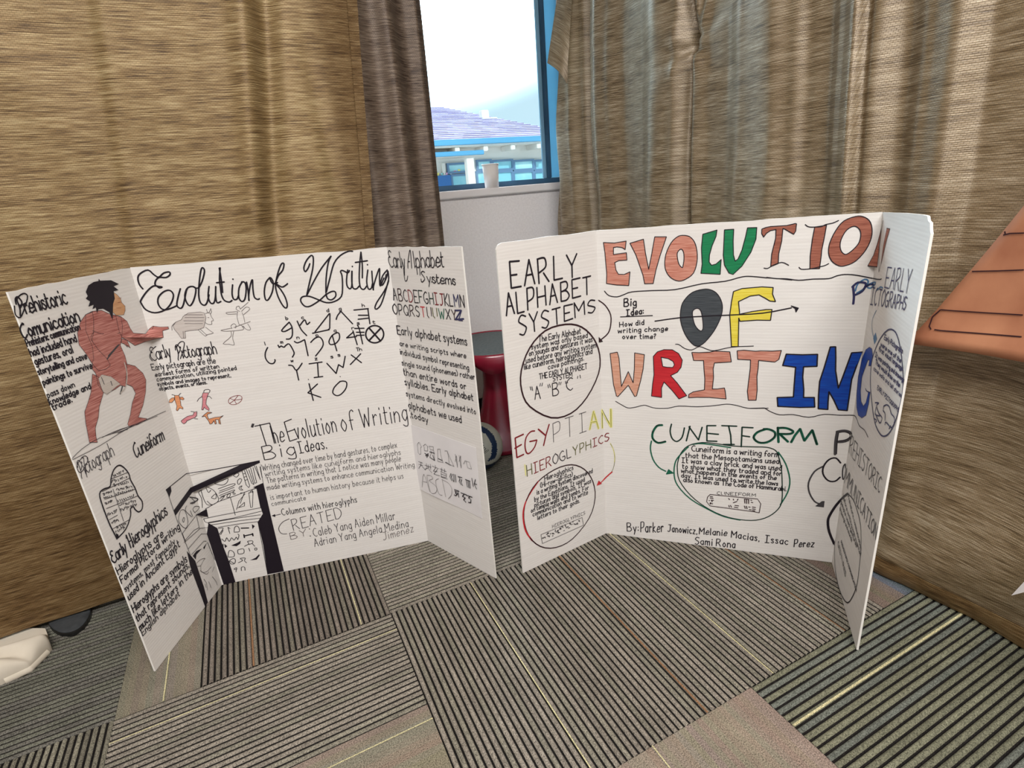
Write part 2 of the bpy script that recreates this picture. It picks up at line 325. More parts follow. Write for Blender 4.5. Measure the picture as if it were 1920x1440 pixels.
def f3(u, v):
    z = .012+2.56*v; e = 2.17-.15*max(0, z-.85); y = e-(e+1.24)*u
    return (right_x(y, z), y, z)
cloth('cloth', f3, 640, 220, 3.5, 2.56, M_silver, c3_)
def f3h(u, v):
    y = 2.17-3.41*u; z = .010+.05*v; return (right_x(y, z)-.0035-.004*math.sin(v*3.14), y, z)
cloth('hem', f3h, 400, 5, 3.5, .05, M_gold, c3_)
# loose flap hanging off the window edge of the right curtain
a = at(1062, -60, 0, 1.24); 
def f3f(u, v):
    pts = [at(1050, -40, 1, 2.05), at(1075, -40, 1, 1.98), at(1026, 118, 1, 2.05), at(1062, 158, 1, 1.98)]
    p = (pts[0]*(1-u)+pts[1]*u)*(1-v)+(pts[2]*(1-u)+pts[3]*u)*v; return p+Vector((0, -.02*math.sin(u*3.1)*v, 0))
cloth('loose_corner', f3f, 8, 10, .1, .4, M_silver, c3_)
def f3g(u, v):
    p = Vector(f3f(u, .86+.14*v)); return p+Vector((0, -.004, 0))
cloth('loose_corner_hem', f3g, 8, 3, .1, .06, M_silver, c3_)
# ------------------------------------------------------------------ cup on the sill
cx, cy = at(922, 345, 1, YB+.02).x, YB+.02
cup = empty('paper_cup', (cx, cy, WZ0-.001), 'plain pale paper cup standing on the window sill', 'cup')
zb = WZ0-.001
vs, fs = lathe(cx, cy, [(.002, zb+.004), (.027, zb+.004), (.0275, zb), (.029, zb), (.0345, zb+.093), (.0335, zb+.093), (.0275, zb+.006), (.002, zb+.006)])
mesh_obj('cup_body', vs, fs, mat('cup_paper', (.74, .70, .68), .7), cup, True)
vs, fs = lathe(cx, cy, [(.0335, zb+.0905), (.0365, zb+.091), (.037, zb+.0935), (.0355, zb+.0955), (.0335, zb+.0945)])
mesh_obj('rolled_rim', vs, fs, mat('cup_rim', (.78, .74, .72), .6), cup, True)
# ------------------------------------------------------------------ stool and ball behind the boards
M_red = noisy(mat('red_plastic', (.20, .012, .028), .22, .7), (.22, .010, .026), (.28, .015, .036), ns=3)
sy, st = 1.955, .445; sx = at(926, 690, 1, sy).x
stool = empty('pedestal_stool', (sx, sy, 0), 'dark red pedestal stool with grey round seat, between the boards by the window wall', 'stool')
vs, fs = lathe(sx, sy, [(.001, .010), (.138, .006), (.145, .012), (.141, .028), (.112, .070), (.082, .120), (.064, .18), (.050, .26), (.047, .33), (.060, .380)], 56)
mesh_obj('pedestal', vs, fs, M_red, stool, True)
vs, fs = [], []; n = 72
rings = [(.055, lambda a: .385), (.178, lambda a: st-.052-.026*math.cos(a*5+3.58)), (.187, lambda a: st-.050-.026*math.cos(a*5+3.58)), (.191, lambda a: st-.02), (.188, lambda a: st-.004), (.182, lambda a: st), (.177, lambda a: st-.004), (.174, lambda a: st-.012)]
for r, f in rings:
    for i in range(n): a = 2*math.pi*i/n; vs.append((sx+r*math.cos(a), sy+r*math.sin(a), f(a)))
for j in range(len(rings)-1):
    for i in range(n): fs.append((j*n+i, j*n+(i+1) % n, (j+1)*n+(i+1) % n, (j+1)*n+i))
mesh_obj('seat_shell', vs, fs, M_red, stool, True)
vs, fs = lathe(sx, sy, [(.175, st-.012), (.172, st-.003), (.160, st-.001), (.08, st), (.001, st)], 56)
mesh_obj('seat_pad', vs, fs, noisy(mat('grey_pad', (.12, .14, .145), .8), (.10, .125, .13), (.14, .16, .165), ns=90, bump=.3), stool, True)
bx, by, br = .664, 1.795, .094
ball = empty('ball', (bx, by, 0), 'cream ball with navy bands lying on the carpet before the red stool', 'ball')
bmb = bmesh.new(); bmesh.ops.create_icosphere(bmb, subdivisions=5, radius=br)
dirc = (CAM-Vector((bx, by, br))).normalized(); ax = (dirc+Vector((-.35, 0, -.05))).normalized()
def ballidx(c):
    n_ = c.normalized(); t_ = n_.dot(ax)
    if .42 < t_ < .66 and n_.z > -.25: return 1
    if n_.z < -.45: return 1
    return 0
for v in bmb.verts:
    n_ = v.co.normalized(); t_ = abs(n_.dot(ax)-.42); t2 = abs(n_.dot(ax)-.66); v.co = n_*(br-.0015*(g(t_, .012)+g(t2, .012))) 
for f in bmb.faces: f.material_index = ballidx(f.calc_center_median()); f.smooth = True
bmesh.ops.translate(bmb, vec=(bx, by, br), verts=bmb.verts)
bm_obj('ball_shell', bmb, [noisy(mat('cream_leather', (.55, .52, .44), .4), (.50, .47, .39), (.60, .57, .49), ns=14), mat('navy_leather', (.012, .03, .08), .35)], ball, True)
# printed label frame on the ball
lab = []; c0 = (dirc*.8+Vector((.15, -.1, -.05))).normalized(); e1 = c0.cross(Vector((0, 0, 1))).normalized(); e2 = e1.cross(c0); e1, e2 = (e1*.4+e2*.9).normalized(), (e2*.4-e1*.9).normalized()
vs, fs = [], []
def onball(a, b_): return Vector((bx, by, br)) + (c0+e1*a+e2*b_).normalized()*(br+.0012)
def quadb(a0, a1, b0, b1):
    k = len(vs); vs.extend([onball(a0, b0), onball(a1, b0), onball(a1, b1), onball(a0, b1)]); fs.append((k, k+1, k+2, k+3))
quadb(-.22, .22, -.10, -.085); quadb(-.22, .22, .085, .10); quadb(-.22, -.205, -.10, .10); quadb(.205, .22, -.10, .10)
for k in range(5): quadb(-.17+k*.075, -.15+k*.075, -.05, .05); quadb(-.15+k*.075, -.12+k*.075, .03 if k % 2 else -.05, .05 if k % 2 else -.03)
mesh_obj('printed_label', vs, fs, INK['black'], ball)
# ------------------------------------------------------------------ shoe under the curtain and canvas bundle
shoe = empty('shoe', (-.63, 1.66, 0), 'dark grey shoe toe showing under the hem of the left curtain', 'shoe')
bms = bmesh.new(); bmesh.ops.create_uvsphere(bms, u_segments=32, v_segments=18, radius=1)
for v in bms.verts:
    x, y, z = v.co; y2 = y*(.115 if y < 0 else .17); w = .044*(1-.25*max(0, y)); v.co = Vector((x*w*(1+.1*(y < 0)), y2, max(-.8, z)*.034+.034+max(0, y)*.02*(z > 0)))
Rz = Matrix.Rotation(math.radians(18), 4, 'Z')
for v in bms.verts: v.co = Rz @ v.co + Vector((-.632, 1.672, .006)); v.co.z = .006+(v.co.z-.006)*(.28+.72*min(1, max(0, (v.co.y-1.67)/.05)))
bm_obj('shoe_upper', bms, noisy(mat('grey_knit', (.05, .055, .06), .85), (.03, .034, .038), (.045, .05, .055), ns=60, bump=.4), shoe, True)
bms = bmesh.new(); bmesh.ops.create_circle(bms, cap_ends=True, segments=36, radius=1)
for v in bms.verts: v.co = Rz @ Vector((v.co.x*.049, v.co.y*(.12 if v.co.y < 0 else .175), 0)) + Vector((-.632, 1.672, .0055))
r_ = bmesh.ops.extrude_face_region(bms, geom=bms.faces[:])
for v in r_['geom']:
    if isinstance(v, bmesh.types.BMVert): v.co.z += .009
bm_obj('shoe_sole', bms, M_black, shoe)
M_canvas = noisy(mat('cream_canvas', (.62, .56, .46), .9), (.56, .50, .40), (.68, .62, .52), ns=9, det=5, bump=.5, bd=.002)
bag = empty('canvas_bundle', (-.80, 1.50, 0), 'crumpled cream canvas cloth lying on the carpet at the left curtain hem', 'cloth')
NU, NV = 60, 40
tip = [onfloor(*q) for q in ((100, 1222), (60, 1262), (0, 1290), (-140, 1330), (-200, 1250), (-90, 1200), (40, 1190), (88, 1190))]
cen = sum(tip, Vector())/8
vs, fs = [], []
for j in range(NV+1):
    t_ = j/NV
    for i in range(NU):
        a = i/NU*8; k = int(a); fr_ = a-k; fr_ = fr_*fr_*(3-2*fr_)*.5+fr_*.5; p = tip[k % 8].lerp(tip[(k+1) % 8], fr_); q = p.lerp(cen, t_**1.3)
        hgt = .006+.062*math.sin(min(1, t_*3.0)*math.pi/2)**.8 + .012*noise.noise(Vector((q.x*9, q.y*9, 3))) * min(1, t_*4)
        fold = (q - onfloor(20, 1262)).dot(Vector((.28, .96, 0))); hgt -= .020*g(fold, .009)*min(1, t_*6)
        if t_ > 0: q = q + (p-cen).normalized()*.010*math.sin(min(1, t_*3)*math.pi)
        hgt = min(hgt, .020+max(0, 1.57-q.y)*.9) if q.y > 1.50 else hgt; vs.append((q.x, q.y, hgt if j else .006))
for j in range(NV):
    for i in range(NU): fs.append((j*NU+i, j*NU+(i+1) % NU, (j+1)*NU+(i+1) % NU, (j+1)*NU+i))
mesh_obj('folded_canvas', vs, fs, M_canvas, bag, True)
vs, fs = [], []
for k in range(25):
    a = .2+k/24*1.6; kk = int(a); p = tip[kk].lerp(tip[kk+1], a-kk); n_ = (p-cen).normalized()
    for dx, dz in ((.004, .006), (.007, .012), (.002, .020), (-.006, .022)): vs.append((p.x+n_.x*dx, p.y+n_.y*dx, dz))
for k in range(24):
    for m_ in range(3): fs.append((k*4+m_, (k+1)*4+m_, (k+1)*4+m_+1, k*4+m_+1))
mesh_obj('rolled_edge', vs, fs, M_canvas, bag, True)
# ------------------------------------------------------------------ painted paper pyramid pinned on the right curtain
M_kraft = noisy(mat('painted_kraft_paper', (.4, .16, .08), .6, .35), (.33, .125, .065), (.50, .23, .125), (1, 1.6, 1.2), 7, 5, .3, .7, bump=.4, bd=.003)
pyr = empty('paper_pyramid', (1.235, .3, .65), 'brown painted paper pyramid with ink block lines pinned on the right curtain', 'paper')
PL, PR = .652, -.42; PZ0 = .648; apex = (.115, 1.46)
# left slope passes the three photographed edge points
def pyr_x(y, z): return 1.245 - .010*noise.noise(Vector((y*4, z*4, 7))) - .02*max(0, (.80-z))*g(y-.62, .06) - .01*g(z-PZ0, .03)
def pyr_l(z): return PL + (.513-PL)*(z-PZ0)/(.923-PZ0)
def pyr_r(z): return PR + (apex[0]-PR)*(z-PZ0)/(1.46-PZ0)
def fp(u, v):
    z = PZ0+.78*v; l = pyr_l(z); r = pyr_r(z); y = l+(r-l)*u; return (pyr_x(y, z), y, z + .006*math.sin(u*9)*(1-v) + .010*u*(1-v))
vs = []; fs = []; nu, nv = 40, 40
for lay in (0, .0015):
    for j in range(nv+1):
        for i in range(nu+1): p = fp(i/nu, j/nv); vs.append((p[0]-lay, p[1], p[2]))
K = (nu+1)*(nv+1)
for lay in (0, 1):
    for j in range(nv):
        for i in range(nu): a = lay*K+j*(nu+1)+i; fs.append((a, a+1, a+nu+2, a+nu+1) if lay else (a, a+nu+1, a+nu+2, a+1))
for i in range(nu): fs.append((i, i+1, K+i+1, K+i)); a = nv*(nu+1)+i; fs.append((a, K+a, K+a+1, a+1))
for j in range(nv): a = j*(nu+1); b_ = a+nu+1; fs.append((a, K+a, K+b_, b_)); a += nu; b_ += nu; fs.append((a, b_, K+b_, K+a))
mesh_obj('painted_paper', vs, fs, M_kraft, pyr, True)
def pyrline(pts, w=.0022):
    vs, fs = [], []; P = []
    for (a, b_) in zip(pts, pts[1:]):
        for k in range(12): P.append((a[0]+(b_[0]-a[0])*k/12, a[1]+(b_[1]-a[1])*k/12))
    P.append(pts[-1])
    W = []
    for (px, py) in P:
        q = at(px, py, 0, 1.243) if px < 1925 else None
        W.append((q.y, q.z))
    return W
lines = []
for pl in ([(1758, 616), (1770, 618), (1920, 630)], [(1766, 580), (1790, 582), (1850, 586), (1920, 590)], [(1822, 509), (1870, 508), (1920, 506)], [(1880, 441), (1892, 438), (1920, 437)], [(1766, 580), (1752, 593), (1748, 610), (1752, 616)], [(1883, 434), (1884, 440), (1893, 438)]):
    lines.append(pyrline(pl))
for z0, yk in ((.690, ()), (.745, ()), (.815, ()), (.875, ()), (.94, ()), (1.0, ()), (1.07, ()), (1.14, ()), (1.22, ()), (1.3, ())):
    s = .44 if z0 < .89 else pyr_l(z0)-.01; lines.append([(s+(pyr_r(z0)+.01-s)*k/30, z0+.002*math.sin(k)) for k in range(31)])
for k, zz in enumerate(((.690, .745), (.745, .815), (.815, .875), (.875, .94), (.94, 1.0), (1.0, 1.07))):
    for m_ in range(4):
        yy = .30-.2*m_+.08*(k % 2)
        if yy > pyr_r(zz[1])+.03: lines.append([(yy+.003*math.sin(q), zz[0]+(zz[1]-zz[0])*q/6) for q in range(7)])
vs, fs = [], []
for ln in lines:
    for k, (y, z) in enumerate(ln):
        a = ln[max(0, k-1)]; b_ = ln[min(len(ln)-1, k+1)]; dx, dz = b_[0]-a[0], b_[1]-a[1]; l = math.hypot(dx, dz) or 1
        for s in (-.0012, .0012): yy, zz = y-dz/l*s, z+dx/l*s; vs.append((pyr_x(yy, zz)-.0045, yy, zz))
        if k: n_ = len(vs); fs.append((n_-4, n_-3, n_-1, n_-2))
mesh_obj('block_lines', vs, fs, INK['darkbrown'], pyr)
# ------------------------------------------------------------------ white paper leaning at the right edge
ptip = at(1897, 1116, 0, 1.22); q1 = at(1935, 1075, 0, 1.22); q2 = at(1935, 1106, 0, 1.215)
pp = empty('folded_paper', (1.2, .2, 0), 'white folded paper corner poking in at the right edge below the pyramid', 'paper')
far1 = Vector((1.20, .10, .36)); far2 = Vector((1.12, .05, .0065))
vs = [ptip, q1, far1, far2, q2]; vs = [v.copy() for v in vs]; off = Vector((-.002, 0, 0)); vs2 = [v+off for v in vs]
mesh_obj('paper_fold', vs+vs2, [(0, 1, 2, 3, 4), (9, 8, 7, 6, 5)]+[(i, (i+1) % 5, 5+(i+1) % 5, 5+i) for i in range(5)], M_sheet, pp)
# ------------------------------------------------------------------ building seen through the window
BY = 14.0
M_stucco = noisy(mat('stucco', (.78, .75, .70), .9), (.74, .71, .66), (.84, .81, .77), ns=.8)
M_roof = mat('roof_shingle', (.30, .27, .43), .9); N, L, b = nodes(M_roof)
M_roof2 = mat('roof_shingle_light', (.40, .37, .54), .9)
M_fascia = mat('blue_fascia', (.10, .35, .58), .5); M_bframe = mat('blue_window_frame', (.12, .22, .36), .4)
M_bglass = noisy(mat('far_glass', (.35, .68, .75), .15), (.25, .58, .68), (.50, .82, .86), ns=.9, lo=.4, hi=.6)
bl = empty('classroom_building', (6.5, BY, -3), 'pale building with shingled hip roof and blue fascia outside the window', 'building')
boxobj('wall', (1.5, 13.4, BY+.05, BY+6, -3.2, 2.02), M_stucco, bl)
# hip roof with shingle courses as steps
ez, ry, rz = 2.10, BY+4.4, 3.50
xl, xr = 0.8, at(1092, 256, 1, BY-.55).x
rxl, rxr = 4.0, at(822, 198, 1, BY+4.4).x
ncr = 22; vs, fs, mi = [], [], []; rr = random.Random(3)
for k in range(ncr):
    t0, t1 = k/ncr, (k+1)/ncr
    ya, yb = BY-.55+(ry-BY+.55)*t0, BY-.55+(ry-BY+.55)*t1; za, zb_ = ez+(rz-ez)*t0, ez+(rz-ez)*t1
    xa0, xa1 = xl+(rxl-xl)*t0, xr+(rxr-xr)*t0; xb0, xb1 = xl+(rxl-xl)*t1, xr+(rxr-xr)*t1
    n_ = max(3, int((xa1-xa0)/.42)); ws = [0]+sorted(rr.random() for _ in range(n_-1))+[1]
    for w0, w1 in zip(ws, ws[1:]):
        q = len(vs); vs += [(xa0+(xa1-xa0)*w0, ya, za+.03), (xa0+(xa1-xa0)*w1, ya, za+.03), (xb0+(xb1-xb0)*w1, yb, zb_), (xb0+(xb1-xb0)*w0, yb, zb_), (xa0+(xa1-xa0)*w0, ya, za), (xa0+(xa1-xa0)*w1, ya, za)]
        fs += [(q, q+1, q+2, q+3), (q+4, q+5, q+1, q)]; c_ = rr.random() > .5; mi += [c_, c_]
q = len(vs); yk = BY+9.3
vs += [(xr, BY-.55, ez), (xr, yk, ez), (rxr, ry, rz), (xl, BY-.55, ez), (xl, yk, ez), (rxl, ry, rz)]
fs += [(q, q+1, q+2), (q+4, q+3, q+5), (q+1, q+4, q+5, q+2)]; mi += [0, 0, 0]
mesh_obj('hip_roof', vs, fs, [M_roof, M_roof2], bl, midx=[int(i) for i in mi])
boxobj('fascia', (xl, xr, BY-.62, BY-.55, ez-.10, ez+.03), M_fascia, bl, .01)
boxobj('soffit', (xl, xr, BY-.55, BY+.05, ez-.14, ez-.10), mat('soffit', (.8, .76, .70), .8), bl)
for k in range(14): boxobj('rafter_tail', (2.2+k*.75, 2.32+k*.75, BY-.54, BY+.05, ez-.26, ez-.141), M_stucco, bl, .01)
vx = at(900, 205, 1, BY+2.5).x
bmv = bmesh.new(); box(bmv, vx-.12, vx+.10, BY+2.1, BY+2.35, 2.86, 3.10, .02); box(bmv, vx-.14, vx+.32, BY+2.0, BY+2.4, 2.83, 2.89, .02); bm_obj('vent_stack', bmv, mat('vent_metal', (.85, .85, .86), .4), bl)
# porch roof
pz = at(860, 288, 1, BY-1.2).z; pxr = at(903, 286, 1, BY-1.2).x
boxobj('porch_roof', (1.0, pxr, BY-1.2, BY+.04, pz-.02, pz+.05), M_stucco, bl, .01); boxobj('porch_fascia', (1.0, pxr+.04, BY-1.26, BY-1.2, pz-.05, pz+.05), M_fascia, bl, .01)
ppx = at(882, 330, 1, BY-1.1).x
boxobj('porch_post', (ppx-.09, ppx+.09, BY-1.19, BY-1.01, -3.2, pz-.111), M_stucco, bl, .01)
# windows of the building
def bwin(px0, px1, py0, py1, mul=(), Y=BY):
    a = at(px0, (py0+py1)/2, 1, Y); c = at(px1, (py0+py1)/2, 1, Y); x0, x1 = a.x, c.x; z1 = at((px0+px1)/2, py0, 1, Y).z; z0 = at((px0+px1)/2, py1, 1, Y).z
    bmw = bmesh.new(); w = .05
    box(bmw, x0, x1, Y-.03, Y+.06, z1-w, z1); box(bmw, x0, x1, Y-.03, Y+.06, z0, z0+w); box(bmw, x0, x0+w, Y-.03, Y+.06, z0+w, z1-w); box(bmw, x1-w, x1, Y-.03, Y+.06, z0+w, z1-w)
    f = bm_obj('window_frame', bmw, M_bframe, bl)
    boxobj('pane', (x0+w, x1-w, Y+.0, Y+.03, z0+w, z1-w), M_bglass, f)
for px0, px1 in ((893, 922), (922, 962), (962, 1001), (1001, 1025), (1026, 1060)):
    bwin(px0, px1, 299, 320); bwin(px0, px1, 320, 352)
bwin(838, 878, 305, 325); bwin(846, 878, 326, 360)
zz = at(830, 345, 1, BY-.02)
boxobj('notice_board', (zz.x-.5, at(846, 345, 1, BY-.02).x, BY-.05, BY+.04, -.6, at(830, 329, 1, BY).z), mat('blue_panel', (.03, .15, .42), .5), bl)
boxobj('door_trim', (at(829, 320, 1, BY).x, at(835, 320, 1, BY).x, BY-.02, BY+.04, at(832, 329, 1, BY).z, at(832, 306, 1, BY).z), M_stucco, bl)
# bunting under the porch eave
vs, fs, mi = [], [], []
bc = [(.8, .2, .35), (.85, .75, .2), (.3, .7, .7), (.8, .4, .6), (.9, .9, .9)]
for k in range(22):
    x = pxr-2.6+k*.115; z = pz-.30-.06*math.sin(k*.45)
    q = len(vs); vs += [(x, BY-.02, z), (x+.08, BY-.02, z), (x+.04, BY-.02, z-.09), (x+.04, BY+.03, z-.03)]; fs += [(q, q+1, q+2), (q+1, q, q+3), (q+2, q+1, q+3), (q, q+2, q+3)]; mi += [k % 5]*4
mesh_obj('bunting', vs, fs, [mat('bunting_'+str(i), c, .7) for i, c in enumerate(bc)], bl, midx=mi)
gr = boxobj('ground', (-30, 40, YB+.3, 60, -3.4, -3.2), noisy(mat('paving', (.45, .43, .40), .9), (.4, .38, .36), (.5, .48, .45), ns=.5)); tag(gr, kind='structure')
# ------------------------------------------------------------------ tri-fold boards: corner points, panels, inked marks
class Patch:
    def __init__(s, bl, br, tr, tl):
        s.c = (bl, br, tr, tl); s.w = ((br-bl).length+(tr-tl).length)/2; s.h = ((tl-bl).length+(tr-br).length)/2
        s.n = (br-bl).cross(tl-bl).normalized()
        if s.n.dot(CAM-bl) < 0: s.n = -s.n
    def P(s, u, v): a, b_, c, d = s.c; return (a*(1-u)+b_*u)*(1-v)+(d*(1-u)+c*u)*v
    def uv(s, x, y):
        u = v = .5
        for _ in range(7):
            X, Y = proj(s.P(u, v)); ex, ey = x-X, y-Y
            if abs(ex)+abs(ey) < .02: break
            h = 1e-3; X1, Y1 = proj(s.P(u+h, v)); X2, Y2 = proj(s.P(u, v+h))
            a, b_, c, d = (X1-X)/h, (X2-X)/h, (Y1-Y)/h, (Y2-Y)/h; det = a*d-b_*c
            u += (d*ex-b_*ey)/det; v += (a*ey-c*ex)/det; u = max(-.6, min(1.6, u)); v = max(-.6, min(1.6, v))
        return u, v
class Board:
    def __init__(s, bot, top):
        B = [onfloor(*q) for q in bot]
        for b_ in B: b_.z = .006
        def vert(q, b_):    # point above b_ on the pixel ray (nearest height)
            d = ray(*q); f = Vector((b_.x, b_.y)); t_ = (d.x*f.x+d.y*f.y)/(d.x**2+d.y**2); return Vector((b_.x, b_.y, CAM.z+t_*d.z))
        def onplane(q, a, b_):
            n_ = (b_-a).cross(Vector((0, 0, 1))); d = ray(*q); return CAM+d*((a-CAM).dot(n_)/d.dot(n_))
        T = [vert(top[0], B[0]), onplane(top[1], B[1], B[2]), onplane(top[2], B[1], B[2]), vert(top[3], B[3])]
        s.B, s.T = B, T
        s.p = [Patch(B[i], B[i+1], T[i+1], T[i]) for i in range(3)]
    def locate(s, x, y):
        u, v = s.p[1].uv(x, y)
        if u < 0: u2, v2 = s.p[0].uv(x, y); return (0, min(u2, 1), v2)
        if u > 1: u2, v2 = s.p[2].uv(x, y); return (2, max(u2, 0), v2)
        return (1, u, v)
    def pt(s, x, y, off=.0008):
        i, u, v = s.locate(x, y); p = s.p[i]; return p.P(u, v)+p.n*off, i
LB = Board([(293, 1262), (417, 1100), (803, 1017), (930, 1088)], [(10, 548), (244, 502), (725, 464), (865, 462)])
RB = Board([(981, 1078), (1137, 1003), (1559, 1058), (1605, 1222)], [(925, 457), (1118, 432), (1655, 398), (1750, 408)])
def make_panel(name, bd, i, outer, outline, label=None):
    """panel = bilinear grid (or outline) with thickness behind the inked face"""
    p = bd.p[i]; th = .0042; NU, NV = 52, 14
    def rim(tab, x):
        tab = sorted(tab)
        if x <= tab[0][0]: return tab[0][1]
        for (a, fa), (b_, fb) in zip(tab, tab[1:]):
            if x <= b_: return fa+(fb-fa)*(x-a)/max(1e-6, b_-a)
        return tab[-1][1]
    front = []
    for j in range(NV+1):
        for k in range(NU+1): u = k/NU; front.append(p.P(u, rim(outline, u)*j/NV))
    K = len(front); back = [q-p.n*th for q in front]; fs = []; mi = []
    for j in range(NV):
        for k in range(NU): a = j*(NU+1)+k; fs += [(a, a+1, a+NU+2, a+NU+1), (K+a, K+a+NU+1, K+a+NU+2, K+a+1)]; mi += [0, 0]
    loop = list(range(NU+1))+[(j+1)*(NU+1)+NU for j in range(NV)]+[NV*(NU+1)+NU-1-k for k in range(NU)]+[(NV-1-j)*(NU+1) for j in range(NV-1)]
    for a, b_ in zip(loop, loop[1:]+loop[:1]): fs.append((a, b_, K+b_, K+a)); mi.append(1)
    o = mesh_obj(name, front+back, fs, [M_board, M_edge], outer, midx=mi)
    bmx = bmesh.new(); bmx.from_mesh(o.data); bmesh.ops.recalc_face_normals(bmx, faces=bmx.faces); bmx.to_mesh(o.data); bmx.free()
    return tag(o, label)
def wav(n_, amp, seed):
    r = random.Random(seed); return [(k/n_, 1+r.uniform(-amp, amp)) for k in range(n_, -1, -1)]
E1 = empty('display_board', (LB.B[1]+LB.B[2])/2 * 1.0, 'white tri-fold display board with black cursive Evolution of Writing title and pointing cave man drawing', 'display board')
E2 = empty('display_board', (RB.B[1]+RB.B[2])/2 * 1.0, 'white tri-fold display board with big coloured block letters EVOLUTION OF WRITING', 'display board')
def pan(E, bd, i, seed, top=None):
    ol = top or wav(14, .0012, seed); return make_panel('center_panel' if i == 1 else 'side_panel', bd, i, E, ol)
LP = [pan(E1, LB, 0, 1), pan(E1, LB, 1, 2), pan(E1, LB, 2, 3)]
RP = [pan(E2, RB, 0, 4, [(1, 1), (.7, .998), (.5, 1.001), (.3, .999), (.05, 1.0), (.02, .996), (0, .985)]), pan(E2, RB, 1, 5), pan(E2, RB, 2, 6, [(1, .972), (.975, .980), (.965, .990), (.92, .994), (.90, 1.002), (.8, 1.003), (.5, 1.003), (.2, 1.001), (0, 1)])]
# worn card layers showing on the right board's far corner
# ---- pen strokes
VIEW = dict(z1=(0, 460, 4), z2=(230, 440, 4.8), z3=(440, 450, 4.6467), z4=(720, 450, 3.7909), z5=(100, 780, 2.88), z6=(290, 820, 4.364), z7=(460, 760, 4.8), z8=(740, 760, 4.235), z9=(780, 820, 9),
  m1=(300, 720, 10.667), r1=(910, 420, 4), r2=(940, 760, 4.5), r3=(1110, 390, 5.3343), r4=(1400, 390, 5.3333), r5=(1120, 640, 6.4), r6=(1400, 640, 6), r7=(1180, 780, 5.0526), r8=(1500, 780, 3.131), r9=(1600, 600, 6), r10=(1540, 900, 5.76), px=(0, 0, 1))
def pp_(s): return [tuple(float(c) for c in q.split(',')) for q in s.split()]
def cat(pts, closed=False, step=3):
    n_ = len(pts)
    if n_ < 3: return pts
    out = []
    rng = range(n_ if closed else n_-1)
    for i in rng:
        p0 = pts[(i-1) % n_] if closed or i > 0 else pts[0]; p1 = pts[i]; p2 = pts[(i+1) % n_]; p3 = pts[(i+2) % n_] if closed or i+2 < n_ else pts[-1]
        for k in range(step):
            t_ = k/step; a = []
            for c in (0, 1): a.append(.5*(2*p1[c]+(-p0[c]+p2[c])*t_+(2*p0[c]-5*p1[c]+4*p2[c]-p3[c])*t_*t_+(-p0[c]+3*p1[c]-3*p2[c]+p3[c])*t_**3))
            out.append(tuple(a))
    out.append(pts[0] if closed else pts[-1]); return out
FONT = {}
def _f(ch, w, *st): FONT[ch] = (w, [(s[0] == '~', [(int(a, 16), int(b_, 16)-4) for a, b_ in zip(s.lstrip('~')[::2], s.lstrip('~')[1::2])]) for s in st])
for l in '''A 6 043e64 1858|B 6 040e ~0e4e5c4a09 ~0949664404|C 5 ~5d3e0b073455|D 6 040e ~0e3e6b673404|E 5 6e0e0464 0949|F 5 6e0e04 0949|G 6 ~5d3e0b07346568 6838|H 6 040e 646e 0969|I 5 0454 0e5e 2e24|J 5 1e6e ~4e461405|K 5 040e 5e0864|L 5 0e0454|M 7 040e387e74|N 6 040e646e|O 6 ~3e0b0734676b3e|P 5 040e ~0e4e5c4908|Q 6 ~3e0b0734676b3e 4773|R 6 040e ~0e4e5c4a08 3864|S 5 ~5d2e0b39573405|T 6 0e6e 3e34|U 6 0e06 ~06246 666e|V 6 0e346e|W 8 0e244b648e|X 6 0e64 6e04|Y 6 0e396e 3934|Z 6 0e6e0464
a 4 ~492a072446 4a44|b 4 0e04 ~082a472404|c 4 ~492a072445|d 4 ~482a072446 4e44|e 4 ~0747492a061445|f 3 ~4d3e1c14 0939|g 4 ~492a072446 ~4a422102|h 4 0e04 ~082a4844|i 0 0a04 0d0c|j 2 ~2a221102 2d2c|k 4 0e04 3a0744|l 0 0e04|m 6 0a04 ~082a3834 ~385a6864|n 4 0a04 ~082a4844|o 4 ~2a0724472a|p 4 0a00 ~082a472405|q 4 ~492a072446 4a40|r 3 0a04 ~082a39|s 3 ~392a09362405|t 3 ~1d152434 0a3a|u 4 ~0a052446 4a44|v 4 0a244a|w 6 0a1439546a|x 4 0a44 4a04|y 4 0a24 4a10|z 4 0a4a0444
. 0 0405|, 0 0503|: 0 0506 090a|? 3 ~0c2e3c1917 1514|( 2 ~2f0b0724|) 2 ~0f2b2704|- 4 0848|' 0 0e0c|" 2 0f1d 2f3d'''.replace('\n', '|').split('|'):
    q = l.split(' '); _f(q[0], int(q[1]), *q[2:])
